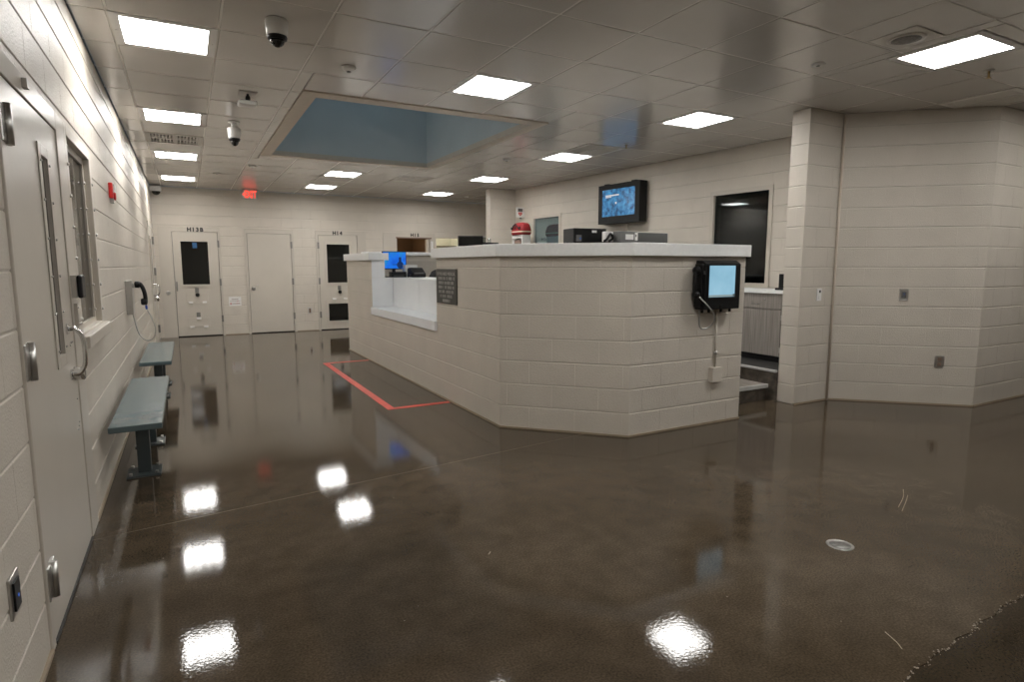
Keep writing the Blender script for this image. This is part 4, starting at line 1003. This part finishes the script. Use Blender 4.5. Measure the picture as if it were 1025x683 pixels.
# wall phone
PH = thing('wall_phone', 'steel wall telephone with black handset and armoured cord', 'telephone', (LX, 6.95, 0.95))
MB().box(LX, LX + 0.055, 6.86, 7.10, 0.965, 1.295).build('steel_box', M['steel'], PH, bevel=0.003)
MB().tube([(LX + 0.055, 6.93, 1.245), (LX + 0.10, 6.93, 1.245)], 0.022, 12).build('hook', M['chrome'], PH)
hs = MB().tube(spline([(LX + 0.09, 6.93, 1.265), (LX + 0.12, 6.93, 1.262), (LX + 0.145, 6.93, 1.215), (LX + 0.158, 6.93, 1.15), (LX + 0.16, 6.93, 1.08)], 6), 0.019, 10)
hs.lathe([(0.02, -0.02), (0.032, -0.015), (0.034, 0.015), (0.026, 0.025)], (LX + 0.095, 6.93, 1.255), 14, 'x').lathe([(0.026, -0.035), (0.034, -0.025), (0.034, 0.01), (0.02, 0.02)], (LX + 0.155, 6.93, 1.085), 14, 'x')
hso = hs.build('handset', M['black'], PH)
MB().cyl((LX + 0.16, 6.93, 1.05), (LX + 0.163, 6.93, 1.01), 0.010, 8).build('cord_sleeve', M['bluepl'], hso)
MB().tube(spline([(LX + 0.163, 6.93, 1.01), (LX + 0.20, 6.94, 0.92), (LX + 0.225, 6.95, 0.80), (LX + 0.195, 6.96, 0.71), (LX + 0.13, 6.97, 0.70), (LX + 0.075, 6.97, 0.78), (LX + 0.04, 6.97, 0.97)], 8), 0.006, 8).build('cord', M['cord'], PH)
# outlet
OU = thing('wall_outlet', 'steel wall outlet plate low on block wall beside the steel door', 'outlet', (LX, 2.255, 0.36))
MB().box(LX, LX + 0.008, 2.20, 2.30, 0.37, 0.50).build('plate', M['steel'], OU, bevel=0.002)
MB().box(LX + 0.008, LX + 0.014, 2.22, 2.28, 0.39, 0.48).build('socket_face', M['black'], OU)
MB().box(LX + 0.014, LX + 0.016, 2.247, 2.254, 0.425, 0.435).build('pilot_light', M['led_blue'], OU)
# benches
def bench(label, y0):
    t = thing('steel_bench', label, 'bench', (-0.33, y0 + 0.95, 0), 'blue grey steel benches along the wall')
    MB().box(-0.478, -0.19, y0, y0 + 1.83, 0.42, 0.46).build('seat', M['bench'], t, bevel=0.006)
    for yy in (y0 + 0.51, y0 + 1.31):
        p = MB().box(-0.375, -0.295, yy - 0.04, yy + 0.04, 0.012, 0.39).build('pedestal', M['benchleg'], t, bevel=0.004)
        MB().box(-0.44, -0.235, yy - 0.115, yy + 0.115, 0.0, 0.012).build('base_plate', M['benchleg'], p)
        MB().box(-0.46, -0.20, yy - 0.04, yy + 0.04, 0.385, 0.414).build('seat_bracket', M['benchleg'], p)
        bm_ = MB()
        for sx_ in (-0.415, -0.26):
            for sy in (-0.09, 0.09): bm_.cyl((sx_, yy + sy, 0.012), (sx_, yy + sy, 0.03), 0.011, 6)
        bm_.build('anchor_bolts', M['steel'], p)
bench('blue grey steel bench beside the security door, before the wall phone', 4.27)
bench('blue grey steel bench beyond the wall phone, towards the cell doors', 7.05)

# ================================================================== SMALL THINGS
# red floor tape
mb = MB(); z0, z1 = 0.0002, 0.0018
mb.box(1.70, 1.78, 5.745, 9.03, z0, z1).box(1.78, 2.375, 5.745, 5.815, z0, z1).box(1.78, 2.375, 8.96, 9.03, z0, z1)
tag(mb.build('floor_tape', M['tape']), 'red floor tape marking a waiting box along the counter', 'floor tape')
# floor drain
FD = thing('floor_cleanout', 'round metal cleanout cover set in the polished floor', 'floor cover', (2.9, 1.77, 0))
MB().lathe([(0.052, 0.0), (0.056, 0.0015), (0.062, 0.002), (0.066, 0.0)], (2.9, 1.772, 0), 28).build('rim', M['steel'], FD)
MB().lathe([(0.050, 0.0002), (0.049, 0.002), (0.01, 0.0022)], (2.9, 1.772, 0), 28).build('cover', mat('worn metal cover', (0.24, 0.235, 0.22), 0.35, metal=0.7, noise=0.3, nscale=60), FD)
# switches and outlets on the right walls
dgn = Vector((Dg1[0] - Dg0[0], Dg1[1] - Dg0[1], 0)).normalized()
FDg = frame_at((*Dg0, 0), dgn, (0, 0, 1))
def plate(name, label, F, u, z, w_, h_, m, group=None):
    t = thing(name, label, 'outlet', F @ Vector((u, z - h_ / 2, 0)))
    o = MB().box(-w_ / 2, w_ / 2, -h_ / 2, h_ / 2, 0.0005, 0.008).build('plate', m, None, bevel=0.002); o.matrix_basis = F @ Matrix.Translation((u, z, 0)); attach(o, t)
    return t, F @ Matrix.Translation((u, z, 0))
u1 = (Vector((6.485, 3.475, 0)) - Vector((*Dg0, 0))).dot(dgn); u2 = (Vector((6.75, 3.21, 0)) - Vector((*Dg0, 0))).dot(dgn)
t, F = plate('data_outlet', 'steel outlet plate with blue jack at mid height on diagonal wall', FDg, u1, 1.14, 0.085, 0.125, M['steel'])
lbox((-0.02, 0.02, -0.03, 0.03, 0.008, 0.011), 'insert', M['grey'], t, F); lbox((-0.003, 0.005, 0.003, 0.010, 0.011, 0.013), 'jack', M['led_blue'], t, F); lbox((-0.03, 0.03, -0.055, -0.045, 0.008, 0.010), 'paper_tag', M['whitepl'], t, F)
t, F = plate('power_outlet', 'steel power outlet plate low on the diagonal wall', FDg, u2, 0.455, 0.085, 0.125, M['steel'])
for s in (-0.026, 0.026): lbox((-0.018, 0.018, s - 0.018, s + 0.018, 0.008, 0.012), 'socket', M['letter_brown'], t, F, 0.004)
FPier = frame_at((5.48, 3.95, 0), (1, 0, 0), (0, 0, 1))
t, F = plate('wall_switch', 'white wall switch plate on the pier beside the steps', FPier, 0.30, 1.14, 0.075, 0.13, M['whitepl'])
lbox((-0.005, 0.015, 0.02, 0.045, 0.008, 0.013), 'button', M['letter_black'], t, F)
lbox((-0.010, 0.010, -0.05, -0.01, 0.008, 0.012), 'rocker', M['whitepl'], t, F)
FBk = frame_at((0, BY, 0), (1, 0, 0), (0, 0, 1))
t, F = plate('power_outlet', 'steel outlet plate on the back wall between plain door and cell door', FBk, 2.36, 0.45, 0.085, 0.14, M['steel'])
lbox((-0.02, 0.02, -0.05, 0.05, 0.008, 0.012), 'socket', M['letter_brown'], t, F)
# notice on the back wall
NT = thing('paper_notice', 'small white notice with red and brown lines by cell door', 'sign', (0.86, BY, 0.6))
MB().box(0.745, 0.98, BY - 0.006, BY - 0.0005, 0.605, 0.79).build('sheet', M['whitepl'], NT)
mb = MB(); mr = MB(); random.seed(5)
for z, a, b, h in ((0.74, 0.80, 0.92, 0.020), (0.70, 0.77, 0.955, 0.014), (0.65, 0.80, 0.955, 0.020)):
    x = a
    while x < b:
        w_ = random.uniform(0.005, 0.009); mb.box(x, x + w_, BY - 0.0072, BY - 0.006, z - h / 2, z + h / 2); x += w_ + 0.005
mr.box(0.768, 0.788, BY - 0.0075, BY - 0.006, 0.63, 0.668).box(0.905, 0.92, BY - 0.0078, BY - 0.006, 0.695, 0.71).box(0.888, 0.90, BY - 0.0078, BY - 0.006, 0.648, 0.662).box(0.922, 0.935, BY - 0.0078, BY - 0.006, 0.648, 0.662)
tag(mb.build('lettering', M['letter_brown'], NT), kind='stuff'); tag(mr.build('red_marks', M['letter_red'], NT), kind='stuff')
# exit sign
EX = thing('exit_sign', 'red lettered exit sign with left arrow hanging at the back wall', 'exit sign', (1.22, 13.4, 2.77))
MB().box(1.07, 1.375, 13.39, 13.43, 2.775, 2.965).build('housing', mat('exit sign face', (0.42, 0.43, 0.41), 0.3, noise=0.03), EX, bevel=0.004)
MB().box(1.15, 1.30, 13.395, 13.425, 2.965, CEIL - 0.001).build('canopy_mount', M['whitepl'], EX)
for ch, xx in zip('EXIT', (1.152, 1.216, 1.267, 1.318)): text(ch, 0.20, M['exit_red'], frame_at((xx, 13.3885, 2.865), (1, 0, 0), (0, 0, 1)) @ Matrix.Scale(0.55, 4, (1, 0, 0)), EX, name='letter', bold=0.009)
mb = MB(); ar = [(1.082, 2.867), (1.118, 2.91), (1.118, 2.824)]
mb.add([(x, 13.389, z) for x, z in ar] + [(x, 13.386, z) for x, z in ar], [(0, 1, 2), (5, 4, 3), (0, 1, 4, 3), (1, 2, 5, 4), (2, 0, 3, 5)]); mb.build('arrow', M['exit_red'], EX)

# cameras and ceiling devices
def dome_camera(loc, label, r, h, pend=0.0):
    x, y, z = loc
    t = thing('security_camera', label, 'camera', loc)
    if pend: MB().cyl((x, y, z - pend), (x, y, z), r * 0.45, 14).lathe([(r * 0.9, -0.012), (r * 0.9, 0)], (x, y, z), 20).build('mount', M['whitepl'], t)
    zt = z - pend
    MB().lathe([(r * 0.95 if not pend else r * 0.6, 0.0), (r * 1.03, -h * 0.08), (r, -h * 0.3), (r * 0.92, -h * 0.58), (r * 0.86, -h * 0.60)], (x, y, zt), 28).build('shell', M['whitepl'], t)
    MB().lathe([(r * 0.86, -h * 0.59), (r * 0.90, -h * 0.62), (r * 0.86, -h * 0.72), (r * 0.7, -h * 0.74)], (x, y, zt), 28).build('band', M['black'], t)
    pr_ = [(r * 0.66 * math.cos(a), -h * 0.73 - h * 0.27 * math.sin(a)) for a in [PI / 2 * k / 7 for k in range(8)]]
    pr_[-1] = (0.002, -h)
    MB().lathe(pr_, (x, y, zt), 24).build('dome', M['darkglass'], t)
dome_camera((0.595, 4.215, CEIL - 0.001), 'white dome security camera with black band near the wide front light', 0.068, 0.165)
dome_camera((0.545, 7.30, CEIL - 0.001), 'white pendant security camera with black dome beyond the bracketed panel', 0.064, 0.20, 0.055)
CC = thing('security_camera', 'small white corner camera where left and back walls meet ceiling', 'camera', (LX + 0.10, 13.62, 2.8))
MB().box(LX + 0.001, LX + 0.20, 13.52, 13.749, 2.86, 2.965).build('shell', M['whitepl'], CC, bevel=0.015)
pr_ = [(0.075 * math.cos(a), -0.07 * math.sin(a)) for a in [PI / 2 * k / 6 for k in range(7)]]; pr_[-1] = (0.002, -0.07)
MB().lathe(pr_, (LX + 0.11, 13.61, 2.86), 18).build('dome', M['darkglass'], CC)
AP = thing('wireless_panel', 'flat white panel hung from the ceiling on a black bracket', 'antenna', (0.578, 6.05, CEIL))
MB().box(0.505, 0.655, 5.97, 6.13, CEIL - 0.012, CEIL - 0.001).build('mount_plate', mat('light grey plate', (0.42, 0.40, 0.37), 0.4, noise=0.03), AP, bevel=0.004)
MB().cyl((0.58, 6.05, CEIL - 0.07), (0.58, 6.05, CEIL - 0.012), 0.010, 10).lathe([(0.018, -0.02), (0.022, 0), (0.018, 0.02)], (0.58, 6.05, CEIL - 0.05), 12).box(0.52, 0.65, 6.02, 6.08, CEIL - 0.078, CEIL - 0.07).build('bracket', M['black'], AP)
MB().box(0.495, 0.65, 5.98, 6.12, CEIL - 0.115, CEIL - 0.079).build('panel', M['whitepl'], AP, bevel=0.012)
def disc(name, label, cat, x, y, r, h, m, group=None):
    t = thing(name, label, cat, (x, y, CEIL - h), group)
    MB().lathe([(r, -0.001), (r, -h * 0.4), (r * 0.75, -h * 0.75), (r * 0.3, -h)], (x, y, CEIL), 24).build('body', m, t)
    MB().lathe([(r * 0.3, -h * 0.99), (r * 0.28, -h * 1.2), (r * 0.1, -h * 1.22)], (x, y, CEIL), 14).build('sensor', M['grey'], t)
    return t
disc('ceiling_detector', 'round white ceiling detector in front of the skylight edge', 'detector', 1.21, 4.905, 0.055, 0.035, M['whitepl'])
disc('ceiling_detector', 'round white ceiling detector at the far left corner of the skylight', 'detector', 1.0, 10.3, 0.055, 0.03, M['whitepl'])
disc('ceiling_detector', 'round white ceiling disc beside the louvred ceiling speaker', 'detector', 5.0 - 0.62, 3.12, 0.05, 0.012, M['whitepl'])
disc('ceiling_detector', 'round white ceiling disc just before the back wall exit sign', 'detector', 0.55, 11.4, 0.06, 0.015, M['whitepl'])
disc('ceiling_detector', 'round white ceiling disc in front of the brown open doorway', 'detector', 5.62, 12.5, 0.05, 0.03, M['whitepl'])
disc('ceiling_detector', 'round white ceiling disc over the office counter by the vent', 'detector', 4.2, 7.9, 0.05, 0.03, M['whitepl'])
CS = thing('ceiling_speaker', 'round mesh ceiling speaker on a square white plate', 'speaker', (4.41, 2.49, CEIL))
Fs = (4.41, 2.49)
MB().box(4.41 - 0.175, 4.41 + 0.175, 2.49 - 0.155, 2.49 + 0.155, CEIL - 0.006, CEIL - 0.001).build('plate', M['bar'], CS, bevel=0.002)
MB().lathe([(0.115, -0.006), (0.115, -0.012), (0.10, -0.014)], (4.41, 2.49, CEIL), 32).build('rim', M['bar'], CS)
MB().lathe([(0.10, -0.013), (0.06, -0.017), (0.01, -0.018)], (4.41, 2.49, CEIL), 32).build('grille', M['perf'], CS)
def sprinkler(x, y, label):
    t = thing('fire_sprinkler', label, 'sprinkler', (x, y, CEIL))
    MB().lathe([(0.035, -0.001), (0.034, -0.006), (0.015, -0.008)], (x, y, CEIL), 18).build('escutcheon', M['whitepl'], t)
    MB().cyl((x, y, CEIL - 0.008), (x, y, CEIL - 0.055), 0.008, 8).build('stem', M['brass'], t)
    MB().lathe([(0.006, -0.055), (0.02, -0.058), (0.018, -0.061)], (x, y, CEIL), 12).build('deflector', M['brass'], t)
sprinkler(5.70, 2.56, 'brass fire sprinkler hanging beside the light near the diagonal wall')
sprinkler(5.02, 6.2, 'brass fire sprinkler hanging over the office counter')
